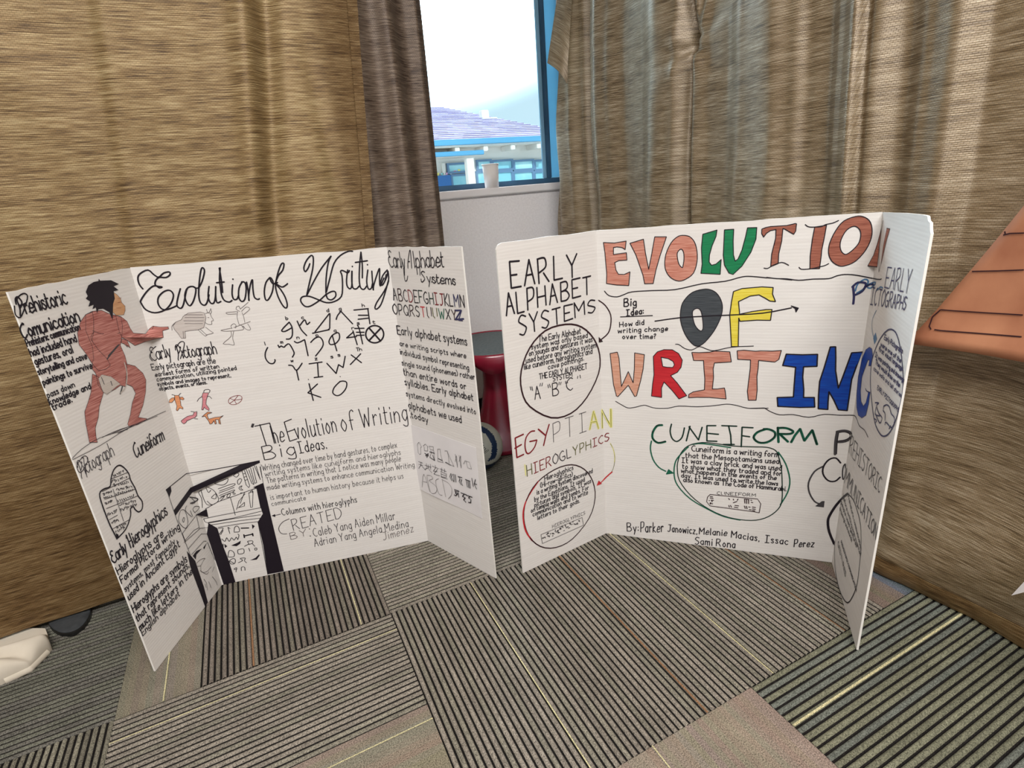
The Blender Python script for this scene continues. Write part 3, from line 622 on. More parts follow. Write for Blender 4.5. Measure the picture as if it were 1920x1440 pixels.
# looped cursive capitals used in the headings
_f('P'.lower()*2, 4, '0a00')
CURS = {'E': (5, ['~5d3e1c3a1a0734 65'.replace(' ', '')]), 'P': (5, ['~2e2804 03', '~0b1e4f6c5a28'.replace(' ', '')]), 'C': (5, ['~4f5e3e0b062456']), 'S': (5, ['~5e3f1d3a4714 05'.replace(' ', ''), '~0407']), 'A': (6, ['~04185f44', '~1838']), 'H': (6, ['~0d1f14', '~5f544467', '~1949'])}
WK = 1.36
class Ink:
    def __init__(s, name, bd, panels, label=None):
        s.name, s.bd, s.panels, s.label, s.lay = name, bd, panels, label, .0009; s.v, s.f, s.m, s.mats, s.cnt = [], [], [], [], [0, 0, 0]
    def mi(s, c):
        if c not in s.mats: s.mats.append(c)
        return s.mats.index(c)
    def ribbon(s, P, i, w, c, off=None):
        w *= WK; k0 = 0
        for k in range(1, len(P)-1):
            ax_, ay_, bx_, by_ = P[k][0]-P[k-1][0], P[k][1]-P[k-1][1], P[k+1][0]-P[k][0], P[k+1][1]-P[k][1]
            la, lb = math.hypot(ax_, ay_), math.hypot(bx_, by_)
            if la > 1e-6 and lb > 1e-6 and (ax_*bx_+ay_*by_)/(la*lb) < .45: s.ribbon1(P[k0:k+1], w, c, off); k0 = k
        s.ribbon1(P[k0:], w, c, off)
    def ribbon1(s, P, w, c, off=None):
        pts, ids = [], []
        for q in P:
            p, k = s.bd.pt(q[0], q[1], off or s.lay)
            if not pts or (p-pts[-1]).length > .0004: pts.append(p); ids.append(k); s.cnt[k] += 1
        if len(pts) == 1: pts.append(pts[0]+Vector((0, 0, .0012))); ids.append(ids[0])
        mi = s.mi(c); n_ = len(pts); base = len(s.v); r = w/2000
        dirs = []
        for k in range(n_):
            d = pts[min(k+1, n_-1)]-pts[max(k-1, 0)]; dirs.append(d.normalized() if d.length > 1e-7 else Vector((0, 0, 1)))
        for k in range(n_):
            nn = s.bd.p[ids[k]].n; sd = nn.cross(dirs[k]).normalized(); d = dirs[k]; q = pts[k]
            if k == 0: s.v += [q-d*r*.7+sd*r*.5, q-d*r*.7-sd*r*.5]
            s.v += [q+sd*r, q-sd*r]
            if k == n_-1: s.v += [q+d*r*.7+sd*r*.5, q+d*r*.7-sd*r*.5]
        for k in range(n_+1): a = base+2*k; s.f.append((a, a+1, a+3, a+2)); s.m.append(mi)
    def s(self, view, d, w=1.5, c='black', smooth=True, closed=False):
        x0, y0, k = VIEW[view]
        for part in (d.split('|') if isinstance(d, str) else [d]):
            P = pp_(part) if isinstance(part, str) else part
            P = [(x0+a/k, y0+b_/k) for a, b_ in P]
            if smooth: P = cat(P, closed)
            elif closed: P = P+[P[0]]
            self.ribbon(P, None, w, c)
    def fill(self, view, d, c, smooth=False, holes=(), ow=0, oc='black', off=None):
        x0, y0, k = VIEW[view]; loops = []
        for part in [d]+list(holes):
            P = [(x0+a/k, y0+b_/k) for a, b_ in pp_(part)]
            if smooth: P = cat(P, True)[:-1]
            loops.append(P)
        allp = [q for l in loops for q in l]; base = len(self.v)
        for q in allp:
            p, i = self.bd.pt(q[0], q[1], off or self.lay-.0003); self.v.append(p); self.cnt[i] += 1
        mi = self.mi(c)
        for t_ in tessellate_polygon([[Vector((a, b_, 0)) for a, b_ in l] for l in loops]): self.f.append(tuple(base+q for q in t_)); self.m.append(mi)
        if ow:
            for l in loops: self.ribbon(l+[l[0]], None, ow, oc)
    def t(self, view, text, xa, ya, xb, yb, h, w=1.2, c='black', h2=None, sl=0, cur=False, jit=.5, cols=None, gap=2.6):
        x0, y0, k = VIEW[view]; A = (x0+xa/k, y0+ya/k); B = (x0+xb/k, y0+yb/k); h = h/k; h2 = (h2/k if h2 else h)
        rnd = random.Random(text); tot = 0; lay = []
        if h < 11.5 and not cur: w *= .80
        for ch in text:
            if ch == ' ': tot += 3.4; continue
            fw, st = (CURS[ch][0], [(q[0] == '~', [(int(a, 16), int(b_, 16)-4) for a, b_ in zip(q.lstrip('~').replace(' ', '')[::2], q.lstrip('~').replace(' ', '')[1::2])]) for q in CURS[ch][1]]) if (cur and ch in CURS) else FONT[ch]
            if ch in 'il.,:' : tot += .3
            lay.append((ch, tot, fw, st)); tot += fw+(gap if not cur else 1.5)
            if ch in 'il.,:': tot += .3
        tot = max(1, tot-gap)
        prev = None
        for idx, (ch, xo, fw, st) in enumerate(lay):
            col = cols[idx % len(cols)] if cols else c
            jx, jy, js = rnd.uniform(-.25, .25)*jit, rnd.uniform(-.35, .35)*jit, 1+rnd.uniform(-.07, .07)*jit; js2 = rnd.uniform(-.05, .05)*jit+sl
            def M_(gx, gy):
                gy2 = (gy+jy)*js; fx = (xo+jx+gx+gy*js2*1.0)/tot; hh = (h+(h2-h)*min(1, max(0, fx)))/10
                bx_, by_ = A[0]+(B[0]-A[0])*fx, A[1]+(B[1]-A[1])*fx; ux, uy = bx_-1187.7, by_-3557.3; l = math.hypot(ux, uy)
                return (bx_+ux/l*gy2*hh, by_+uy/l*gy2*hh)
            first = None
            for sm, pts in st:
                P = [(a+rnd.uniform(-.22, .22)*jit, b_+rnd.uniform(-.22, .22)*jit) for a, b_ in pts]
                if sm: P = cat(P, False, 2 if h < 14 else 4)
                self.ribbon([M_(*q) for q in P], None, w, col)
            if cur and ch.islower():
                if prev is not None and xo-prev[0] < 9 and prev[2]: self.ribbon([prev[1], M_(-.3, 1.5), M_(.2, 4.5)], None, w*.8, col)
                prev = (xo, M_(fw+.2, .6), True)
            else: prev = None
    def done(self):
        i = max(range(3), key=lambda k: self.cnt[k]); return tag(mesh_obj(self.name, self.v, self.f, [INK[c] for c in self.mats], self.panels[i], midx=self.m), self.label)
# ================================================================== marks on the cursive board
I = Ink('heading', LB, LP, 'black cursive heading on the left wing')
I.t('z1', 'Prehistoric', 150, 525, 500, 440, 125, 2.4, cur=True, jit=.3); I.s('z1', '105,455 112,520 150,540 185,460 203,380 170,362 125,400 145,450 195,430', 2)
I.t('z1', 'Comunication', 175, 700, 592, 572, 105, 2.6, cur=True, jit=.3); I.done()
I = Ink('paragraph', LB, LP)
for tx, a, b_, c, d, h in (("Prehistoric communication", 202, 760, 600, 632, 55), ("had included hand", 232, 835, 575, 722, 60), ("gestures, oral", 265, 900, 548, 805, 60), ("storytelling and cave", 287, 972, 650, 850, 48), ("paintings to survive", 325, 1050, 690, 920, 50), ("pass down", 357, 1145, 560, 1060, 45), ("knowledge and", 372, 1198, 680, 1075, 46), ("trade.", 395, 1238, 540, 1175, 48)):
    I.t('z1', tx, a, b_, c, d, h, 2.0, gap=2.0)
I.done()
I = Ink('drawing', LB, LP, 'coloured pencil drawing of a dark haired man pointing')
P = 'pen'
I.fill('z1', '640,520 690,495 760,488 830,520 870,525 905,540 915,600 912,680 900,750 935,830 950,890 945,960 940,1060 900,1050 860,1080 800,1110 770,1100 735,1050 715,960 690,930 690,880 700,850 690,760 640,640', 'skin', ow=.7, oc=P)
I.fill('z1', '640,520 690,500 700,560 700,650 685,715 740,790 800,850 825,900 790,930 735,940 690,890 640,810 590,745 578,660 600,575', 'skin', ow=.7, oc=P, off=.0008)
I.fill('z1', '865,525 905,535 950,570 975,625 998,658 1090,665 1122,625 1148,605 1200,612 1262,610 1266,626 1220,640 1225,690 1160,703 1090,722 1010,752 960,718 912,690 890,640', 'skin', ow=.7, oc=P, off=.0008)
I.fill('z1', '912,700 950,712 975,770 955,755 945,740 955,765 930,740 905,730', 'skin', ow=.6, oc=P)
I.fill('z1', '690,965 735,985 748,1050 775,1100 742,1210 735,1290 712,1370 718,1440 728,1478 668,1478 640,1330 632,1250 660,1170 680,1100', 'skin', ow=.7, oc=P)
I.fill('z1', '948,890 1010,905 1070,960 1092,1010 1090,1100 1070,1200 1035,1290 1100,1300 1085,1315 1030,1345 965,1360 955,1340 975,1270 990,1180 1015,1110 990,1060 945,1040', 'skin', ow=.7, oc=P)
I.fill('z1', '735,1000 760,970 830,985 900,1040 870,1060 800,1120 770,1100', 'paleloin', ow=.5, oc='pencil', off=.0009)
I.fill('z1', '845,350 875,370 900,398 910,430 935,455 936,490 925,520 870,525 843,500', 'tan', ow=.6, oc=P, off=.0009)
I.fill('z1', '640,350 660,300 700,275 735,268 738,250 748,265 830,262 888,290 850,308 885,335 850,345 858,400 845,440 842,560 815,500 795,490 770,475 735,480 725,510 715,465 690,480 700,445 660,460 672,420 640,400 655,380', 'black', off=.001)
I.s('z1', '800,855 830,815 890,745|810,830 880,752', 2.2, 'grey'); I.s('z1', '690,640 760,665 775,660|880,660 900,655|700,650 680,700 740,790|1150,640 1220,645|1150,665 1215,668|1155,605 1130,650', .7, P)
I.s('z1', '880,400 905,395|880,430 905,425|870,470 905,470', 1.0, 'brown'); I.s('z1', '930,880 950,960 940,1060 900,1110', 2.2, 'paleloin'); I.s('z1', '915,1060 900,1115|760,990 780,1040|830,1020 840,1050', 2.4, 'grey')
I.s('z1', '765,1440 860,1395 990,1350 1100,1305 1240,1243|820,1420 900,1385 1000,1345|880,1410 990,1355', .9, P); I.s('z5', '98,232 150,180 250,118 400,72|100,237 250,160 400,68 560,0', .8, P)
for k in range(9): I.s('z1', [(640+k*4, 560+k*38), (690+k*2, 548+k*38)], .6, 'brown', False)
I.done()
I = Ink('heading', LB, LP, 'thin grey cursive heading'); I.t('z5', 'Pictograph', 150, 330, 325, 215, 80, 1.2, 'pen', cur=True, jit=.3); I.s('z5', '180,330 165,260 160,225 140,240 125,275 140,305 160,290 185,235 170,215 150,225', 1.2, 'pen'); I.done()
I = Ink('heading', LB, LP); I.t('z5', 'Cuneiform', 447, 226, 596, 130, 72, 2.4, cur=True, jit=.3); I.done()
I = Ink('drawing', LB, LP, 'outlined clay tablet filled with rows of small signs')
I.s('z5', '342,665 330,640 300,580 262,480 248,420 270,395 305,380 310,335 325,290 350,267 375,275 405,310 415,345 440,390 455,430 478,462 478,500 460,518 440,505 430,490 415,500 415,540 390,610 345,660', 2.4)
I.s('z5', '262,408 330,375 410,335|320,395 378,568|275,450 440,395|285,500 452,432|300,560 345,535|318,610 408,560|310,340 400,305', 1.0, 'pen', False)
I.fill('z5', '335,632 350,640 352,655 342,665', 'black')
rn = random.Random(5)
for (xa, ya, xb, yb, n_) in ((320, 318, 380, 295, 6), (315, 350, 400, 325, 8), (320, 372, 410, 350, 9), (340, 395, 425, 375, 9), (335, 420, 435, 392, 9), (345, 455, 440, 425, 9), (355, 480, 445, 455, 9), (360, 505, 455, 472, 9), (265, 420, 315, 405, 6), (270, 440, 318, 425, 5), (275, 470, 320, 455, 5), (290, 530, 345, 505, 5), (312, 575, 350, 558, 5), (335, 620, 390, 595, 6), (335, 600, 395, 578, 6)):
    for k in range(n_):
        x = xa+(xb-xa)*k/n_; y = ya+(yb-ya)*k/n_; I.s('z5', [(x, y), (x+rn.uniform(2, 8), y+rn.uniform(-9, 9)), (x+rn.uniform(-3, 9), y+rn.uniform(3, 12))], 1.3, 'grey', False)
I.done()
I = Ink('heading', LB, LP); I.t('z5', 'Early Hieroglyphics', 322, 800, 612, 535, 66, 2.4, cur=True, jit=.3); I.done()
I = Ink('paragraph', LB, LP)
for tx, a, b_, c, d, h in (("Hieroglyphs are", 350, 858, 594, 650, 44), ("Formal Pictoral writing", 368, 905, 682, 608, 38), ("systems, most famously", 388, 950, 656, 688, 32), ("used in Ancient Egypt", 408, 996, 682, 703, 40), ("Hieroglyphs are symbols", 432, 1062, 722, 785, 42), ("that represent sounds,", 453, 1112, 732, 815, 38), ("much like letters in the", 468, 1160, 750, 850, 36), ("English alphabet", 482, 1188, 682, 968, 32)):
    I.t('z5', tx, a, b_, c, d, h, 2.1, gap=2.0)
I.done()
# ---- centre panel
I = Ink('title', LB, LP, 'large black cursive title Evolution of Writing'); w = 2.7
I.s('z2', '183,488 150,445 138,385 165,345 230,318 280,358 325,382 370,345 420,335 426,360 390,385 330,384 300,410 292,445 310,462 355,470 330,478 305,462 270,465 215,515 165,590 170,620 210,675 290,702 380,678 435,620 458,550 440,510 405,500 360,520 322,565 320,620 350,665 390,675 440,660 485,640', w)
I.s('z2', '520,485 495,580 490,640 525,662 550,620 575,500 600,470 640,468 660,500 640,590 605,640 572,600 560,545 575,490|640,470 680,480 715,420 737,330 722,297 705,320 690,430 685,540 700,610 735,635 760,610 778,540|778,465 770,555 790,612 820,615 835,560 838,465 838,560 852,612 885,600|878,297 872,400 880,470 890,540 915,590 960,606 985,590|870,300 890,420 900,520|990,450 985,530 1000,580 1030,578 1045,540|1075,425 1048,480 1045,560 1070,600 1100,580 1112,490 1100,430 1070,425|1115,425 1130,510 1137,592 1135,540 1150,450 1168,405 1172,480 1185,560 1215,582 1232,575', w)
I.s('z2', '845,432 915,425|993,398 993,402', w)
I.s('z2', '1325,385 1290,430 1275,510 1285,580 1310,585 1345,520 1357,440 1340,395 1325,390 1350,440 1395,430|1372,445 1400,370 1440,320 1452,262 1430,262 1405,320 1380,420 1378,480 1400,560 1440,635 1470,660 1482,630 1462,560 1420,490 1375,440 1430,470 1460,460 1485,440', w)
I.s('z3', '655,205 640,245 615,275 603,240 625,180 665,135 685,155 680,250 650,380 628,480|632,475 690,360 760,240 840,140|840,140 815,200 797,330 795,460|800,450 830,330 865,205 920,135 990,98 1028,98|795,470 810,510 845,520 880,490 875,450 840,450 790,480 740,525 660,575 610,575 575,530 590,495 650,490 730,520 800,545 870,535 930,490 940,400 935,310 922,275 940,265 985,285 1000,265|985,260 975,340 980,400 1005,425 1020,400 1022,340 1022,270 1020,350 1030,415 1060,425 1085,400|1100,105 1090,200 1085,330 1095,410 1125,430 1150,400|1100,105 1112,220 1112,330|1160,260 1150,360 1165,425 1190,420 1200,380|1195,270 1200,350 1208,435 1210,400 1240,300 1262,248 1262,330 1268,400 1300,330|1330,260 1290,310 1270,380 1290,390 1325,320 1335,270 1340,360 1300,450 1240,540 1222,590 1240,600 1275,560 1310,460 1340,350', w)
I.s('z3', '1050,195 1157,180|1025,228 1025,232|1157,213 1157,217|1320,300 1310,350', w); I.done()
I = Ink('letter_chart', LB, LP, 'black ancient alphabet signs with tiny letters above')
w = 2.4
for d in ('475,715 410,785 440,795 500,762|475,715 500,760 502,830 480,860 450,862', '545,705 580,780 628,832|570,742 600,702 615,698 630,735 655,715', '925,620 895,660 885,692', '288,935 268,980 270,1030 300,1070 335,1075 352,1055 350,1040', '405,922 430,933 445,918 475,905 510,960 518,990 503,1020', '662,892 700,855 740,845 768,880 765,930 705,1010', '895,805 850,830 822,880 835,910 880,900 912,860 910,815 890,805', '920,1230 870,1280 855,1330 890,1355 930,1340 970,1290 975,1240 945,1228 920,1232', '470,1090 505,1095 540,1135 588,1072', '520,882 550,895 608,868'): I.s('z3', d, w)
I.s('z3', '825,640 700,800|830,640 828,770 815,780|678,812 825,780|925,620 1028,730|1038,610 1165,597|1160,597 1178,730|1078,655 1160,655|1075,690 1165,680|1070,740 1085,770 1115,905|1035,800 975,852 1062,840|1030,790 1068,912|1045,770 1128,768|1060,803 1128,803|1060,830 1128,828|378,915 388,935 405,922|610,868 640,1008|850,830 890,965|538,1130 558,1220|648,1078 762,1062|722,1070 730,1190|692,1198 768,1188|803,1073 884,1162 905,1085 945,1110 963,1012|1015,1000 1105,1068|1098,990 1007,1085|648,1250 685,1398|722,1253 638,1330 752,1370', w, smooth=False)
I.s('z3', [(1220+78*math.cos(a*.3142), 820+75*math.sin(a*.3142)) for a in range(20)], 3, closed=True); I.s('z3', '1170,765 1272,880|1275,765 1168,878', 3.4, smooth=False)
for ch, x, y in (('b', 447, 695), ('c', 583, 688), ('d', 803, 627), ('g', 910, 612), ('h', 1112, 584), ('s', 1068, 738), ('t', 1205, 730), ('l', 262, 917), ('m', 402, 902), ('n', 543, 862), ('p', 710, 842), ('q', 866, 802), ('r', 1022, 780), ('w', 492, 1064), ('z', 702, 1046), ('s', 838, 1030), ('s', 900, 1015), ('T', 1063, 968), ('h', 1088, 966), ("'", 648, 1240), ("'", 925, 1215)): I.t('z3', ch, x, y, x+20, y-2, 30, 1.8, jit=.2)
I.done()
I = Ink('drawing', LB, LP, 'pencil drawn bison')
I.fill('z2', '530,765 545,735 590,705 700,695 735,703 750,745 740,800 730,835 680,855 610,862 560,870 568,930 528,932 500,890 465,850 455,820 480,785', 'hide', ow=.7, oc='pencil')
I.s('z2', '745,710 780,700 800,740 818,770 800,778 802,805 770,805 742,790|765,705 755,670|775,705 795,665|790,715 800,690 790,665|680,855 740,910 760,900 815,885 790,865 745,830|700,850 760,905|445,860 445,820 480,785|545,870 550,930|560,720 720,720|560,745 735,745|550,775 730,775|560,800 720,800|765,745 778,745', .8, 'pencil'); I.done()
I = Ink('drawing', LB, LP, 'pencil outline figures holding spears')
I.s('z2', '1055,690 1022,670 1030,645 1050,648 1058,670|1035,690 1030,740 1045,800|1075,700 1090,740 1100,790|1030,692 935,700 950,715 1025,712|1070,690 1112,650 1145,668 1090,718|1060,668 1130,608|1045,640 1060,668|1045,805 1075,820 1120,855 1152,850 1125,800|1085,820 1100,840|985,842 975,820 1000,800 1020,815 1015,840|985,840 885,860 940,868 1082,855 1075,825|1000,835 1150,780|975,868 975,915 905,980 960,985|1000,870 990,930 1005,990 960,985', .8, 'pencil'); I.done()
I = Ink('heading', LB, LP); I.t('z2', 'Early', 262, 1138, 432, 1100, 125, 1.6, cur=True, jit=.3); I.t('z2', 'Pictograph', 500, 1118, 842, 1072, 120, 1.6, cur=True, jit=.3); I.s('z2', '520,1115 545,1040 555,970 520,965 488,1010 500,1050|300,1005 260,1040 240,1100 265,1135', 1.5); I.done()
I = Ink('paragraph', LB, LP)
for tx, a, b_, c, d, h in (("Early pictograph are the", 265, 1220, 838, 1155, 54), ("earliest forms of written", 292, 1278, 868, 1200, 40), ("communication, utilizing pointed", 307, 1320, 1025, 1215, 38), ("symbols and images to represent,", 315, 1362, 975, 1280, 36), ("objects, events, or ideas.", 330, 1402, 760, 1342, 34)): I.t('z2', tx, a, b_, c, d, h, 1.7, gap=2.0)
I.done()
I = Ink('drawing', LB, LP, 'small orange and pink cave figures and a spoked wheel')
I.fill('m1', '290,225 380,225 395,270 410,340 420,430 460,470 460,500 395,475 350,535 325,520 340,440 300,320', 'orange', ow=.7, oc=P); I.fill('m1', '290,270 240,275 195,310 170,370 240,368 290,310', 'orange', ow=.7, oc=P); I.fill('m1', '400,265 450,255 485,295 460,318 405,300', 'orange', ow=.7, oc=P); I.s('m1', '300,225 240,210|380,215 420,180', 1, P)
I.fill('m1', '860,175 975,175 950,240 925,330 920,400 985,490 980,530 910,490 885,460 860,520 835,510 850,400 855,290 840,245', 'pink', ow=.8, oc=P); I.s('m1', '875,165 890,120 960,105 1000,125 985,170|840,250 780,290 745,345|950,250 990,245 1035,290', 1, P)
I.fill('m1', '425,735 480,690 560,640 660,620 685,560 740,550 735,630 700,670 640,690 530,740 530,760 480,795 440,770', 'pink', ow=.9, oc=P); I.s('m1', '680,555 620,545|690,690 755,695', 1, P)
I.fill('m1', '840,655 900,600 960,555 1040,570 950,600 950,640 975,700 1100,665 1200,655 1265,630 1195,690 1215,800 1180,790 1170,710 1110,710 1130,790 1105,800 1080,730 1040,790 1000,800 975,740 930,680 900,640', 'orange', ow=.9, oc=P)
I.s('m1', '1370,330 1400,280 1500,235 1600,228 1640,270 1620,340 1530,400 1430,408 1375,370 1370,330', .9, 'darkred'); I.s('m1', '1400,285 1490,320 1640,300|1390,390 1490,320 1560,230|1490,320 1530,400', .9, 'darkred', False); I.done()
I = Ink('heading', LB, LP)
I.s('z7', '85,187 220,158|130,172 190,362|220,160 275,340|55,195 65,165|66,197 76,166|415,123 350,150 400,322 465,300|378,238 445,215', 1.9, smooth=False); I.t('z7', 'he', 262, 342, 358, 325, 160, 1.8, jit=.3); I.t('z7', 'volution', 462, 305, 825, 238, 165, 1.8, jit=.4); I.t('z7', 'of', 872, 235, 985, 215, 180, 1.8, jit=.4); I.t('z7', 'Writing:', 1050, 200, 1495, 130, 165, 1.8, jit=.5)
I.t('z7', 'Big', 175, 490, 452, 440, 120, 1.8, jit=.4); I.t('z7', 'Ideas.', 490, 430, 735, 388, 105, 1.8, jit=.4); I.done()
I = Ink('paragraph', LB, LP)
for tx, a, b_, c, d, h in (("Writing changed over time by hand gestures, to complex", 158, 588, 1365, 378, 55), ("writing systems like cuneiform and hieroglyphs", 182, 640, 1398, 442, 50), ("The patterns in writing that I notice was many people", 197, 700, 1400, 500, 52), ("made writing systems to enhance communication Writing", 200, 762, 1522, 555, 50), ("is important to human history because it helps us", 232, 850, 1422, 655, 50), ("communicate", 240, 905, 545, 850, 42)): I.t('z7', tx, a, b_, c, d, h, 1.15, 'pen', gap=2.2)
I.done()
I = Ink('caption', LB, LP); I.t('z7', 'Columns with hieroglyphs', 335, 990, 1005, 872, 58, 1.3); I.s('z7', '255,993 318,977', 1.3); I.fill('z7', '235,993 268,978 270,1005', 'black'); I.done()
I = Ink('signatures', LB, LP, 'thin pen CREATED BY lines')
I.s('z7', '395,1020 335,1050 300,1105 325,1152 375,1155', 1.3, 'pen'); I.t('z7', 'REATED', 435, 1125, 868, 1010, 98, 1.3, 'pen', jit=.4); I.t('z7', 'BY', 412, 1205, 555, 1170, 60, 1.2, 'pencil', jit=.5); I.s('z7', '575,1110 578,1112|583,1173 587,1176', 2)
I.t('z7', 'Caleb Yang Aiden Millar', 622, 1180, 1350, 1025, 76, 1.2, 'pen'); I.t('z7', 'Adrian Yang Angela Medina', 625, 1270, 1468, 1092, 70, 1.2, 'pen'); I.t('z7', 'Jimenez', 1245, 1212, 1515, 1135, 68, 1.2, 'pencil'); I.done()
I = Ink('drawing', LB, LP, 'black filled drawing of temple columns covered with hieroglyphs')
I.fill('z6', '858,188 720,215 290,412 152,600 170,640 305,452 862,207', 'black'); I.fill('z6', '90,430 130,403 136,440 118,492', 'black'); I.s('z6', '90,430 255,298 480,262 720,218 858,190', 1.6, smooth=False)
I.fill('z6', '862,205 890,375 950,640 1058,1095 925,1120 888,880 845,690 885,625 868,575 838,420 805,408 886,372 866,250', 'black')
I.fill('z6', '440,700 510,740 545,850 600,990 662,1185 565,1205 540,1130 495,1000 455,880 425,790', 'black'); I.fill('z6', '262,930 330,1010 400,1220 434,1350 412,1388 350,1220 290,1060', 'black'); I.fill('z6', '335,635 425,585 435,650', 'black')
I.s('z6', '110,470 160,620 222,790 300,990|222,790 340,635 425,640|415,585 520,525 620,490 840,410|425,590 438,660|620,490 660,635|800,425 835,415 868,575|400,665 520,640 880,572|400,665 412,690 440,700 640,665 868,632|440,695 640,660 885,600|460,715 700,680 862,660|520,735 700,705 850,688|240,860 370,745 440,735|270,915 380,790 430,790|300,960 400,850 420,850|340,640 365,750|240,850 320,760 360,740|510,740 545,850|845,690 925,1120|430,860 490,1000|225,790 250,850', 1.1, smooth=False)
I.s('z6', '490,375 560,350 600,335 590,370 550,390 490,378|520,420 640,378 650,392 530,438|525,455 650,408|530,475 645,430 640,445 540,485|530,500 570,478 560,495 540,515|590,490 600,465 620,462 610,488 590,490|640,445 660,460 645,465 640,445|700,400 690,415 705,430 722,428 705,415 715,395 700,400|680,350 700,335 712,350 690,385 678,370 680,350|645,310 670,290 690,300 670,325 645,312|635,295 680,285', 1.1)
I.s('z6', '712,265 750,390 770,410 778,395 735,270|722,300 742,292|730,325 750,318|740,350 758,345|750,262 795,375 812,385 770,262|785,248 820,375 835,370 805,245|815,230 865,345 830,232|862,240 880,330', 1.1, smooth=False)
I.s('z6', '390,430 360,450 385,500 390,575|380,432 400,500 430,550 470,550|420,400 480,430 515,480 520,520 470,550 430,520|420,410 440,450 460,430|465,490 500,460 500,500 465,495|330,620 310,590 330,565 365,570 345,600 325,615|300,500 330,530 300,545|195,650 200,700 250,745 270,690 245,600 210,600 195,650|225,680 235,655 243,670 235,695 225,680|260,560 250,600 300,650|290,600 310,650', 1.1); I.s('z6', '285,490 350,500 340,520 290,540', 2.4, 'grey')
I.s('z6', '670,590 690,520 740,460|680,575 735,560 735,530 690,570|700,455 735,450 700,540|770,450 785,570|770,455 805,440 800,570 785,572|780,445 800,430 800,450', 1.0, smooth=False)
I.s('z6', '520,745 560,740 545,770 530,790|560,760 540,795|600,735 615,785|600,735 618,745|650,770 655,735 675,725 690,740 692,770 650,775|550,830 575,850 590,820 610,850 630,820 650,840 668,815 680,835 690,800 680,790|565,1000 560,870|600,975 608,930 630,925 650,945 648,975 600,978|680,920 725,910 730,945 685,952 680,920|735,890 770,870 760,850 800,845 800,865 770,875|800,870 820,890|770,905 780,930|820,905 835,905 835,920 820,920 820,905|610,1010 640,990 660,1000 655,1030 625,1035 610,1012|615,1010 650,1030|685,1025 720,1005 700,990 740,985 735,1005|735,1010 752,1025|650,1075 670,1065 670,1080 650,1078|670,1075 665,1100|710,1090 710,1062 735,1060 740,1088', 1.3); I.s('z6', '708,742 770,740|735,805 805,790|730,795 735,820|800,785 805,805', 2.6, smooth=False)
I.fill('z6', '795,710 820,725 800,750', 'black'); I.fill('z6', '570,870 595,890 575,905', 'black'); I.fill('z6', '625,885 680,860 705,845 700,870 670,890', 'black'); I.fill('z6', '780,1005 825,985 855,955 860,965 835,1000', 'black'); I.fill('z6', '395,905 425,862 405,915', 'black'); I.fill('z6', '310,970 340,930 385,910 340,960 335,1000', 'black')
I.s('z6', '340,1030 375,1000 410,990 395,1010 375,1050 345,1055|375,1050 380,1100 420,1100 460,1060|370,1090 420,1120 440,1100|400,1160 420,1190 430,1250|440,1180 460,1230|470,1140 500,1180 510,1210|410,1200 420,1230|485,1060 470,1100', 1.0, 'pencil'); I.done()
# ---- right wing of the cursive board
I = Ink('heading', LB, LP); I.t('z4', 'Early', 40, 190, 150, 205, 118, 2.0, cur=True, jit=.3); I.t('z4', 'Alphabet', 172, 200, 422, 190, 118, 2.0, cur=True, jit=.3); I.t('z4', 'Systems', 268, 298, 503, 318, 72, 2.0, cur=True, jit=.3); I.s('z4', '140,200 150,285 165,285 170,255|255,190 258,250', 1.8); I.done()
I = Ink('alphabet', LB, LP, 'rows of capital letters in dark mixed colours')
I.t('z4', 'ABCDEFGHIJKLMN', 70, 428, 575, 478, 85, 2.0, jit=.6, cols=['black', 'darkbrown', 'black', 'darkred', 'black', 'darkgreen', 'black', 'darkgreen', 'darkred', 'darkred', 'black', 'black', 'indigo', 'black']); I.t('z4', 'OPQRSTUUWXYZ', 70, 528, 560, 572, 74, 2.0, jit=.6, cols=['black', 'black', 'black', 'darkbrown', 'black', 'red', 'darkbrown', 'olive', 'pine', 'black', 'darkbrown', 'indigo']); I.s('z4', '505,500 550,500 510,565 568,560', 3, 'indigo', False); I.done()
I = Ink('paragraph', LB, LP)
for tx, a, b_, c, d, h in (("Early alphabet systems", 97, 668, 592, 748, 62), ("are writing scripts where", 115, 752, 585, 840, 38), ("individual symbol representing", 118, 812, 605, 925, 42), ("single sound (phonemes) rather", 130, 890, 648, 992, 40), ("than entire words or", 142, 958, 585, 1062, 50), ("syllables. Early alphabet", 152, 1030, 635, 1140, 50), ("systems directly evolved into", 160, 1108, 655, 1238, 42), ("alphabets we used", 177, 1195, 553, 1300, 52), ("today", 197, 1262, 315, 1298, 44)): I.t('z4', tx, a, b_, c, d, h, 2.0, gap=2.0)
I.done()
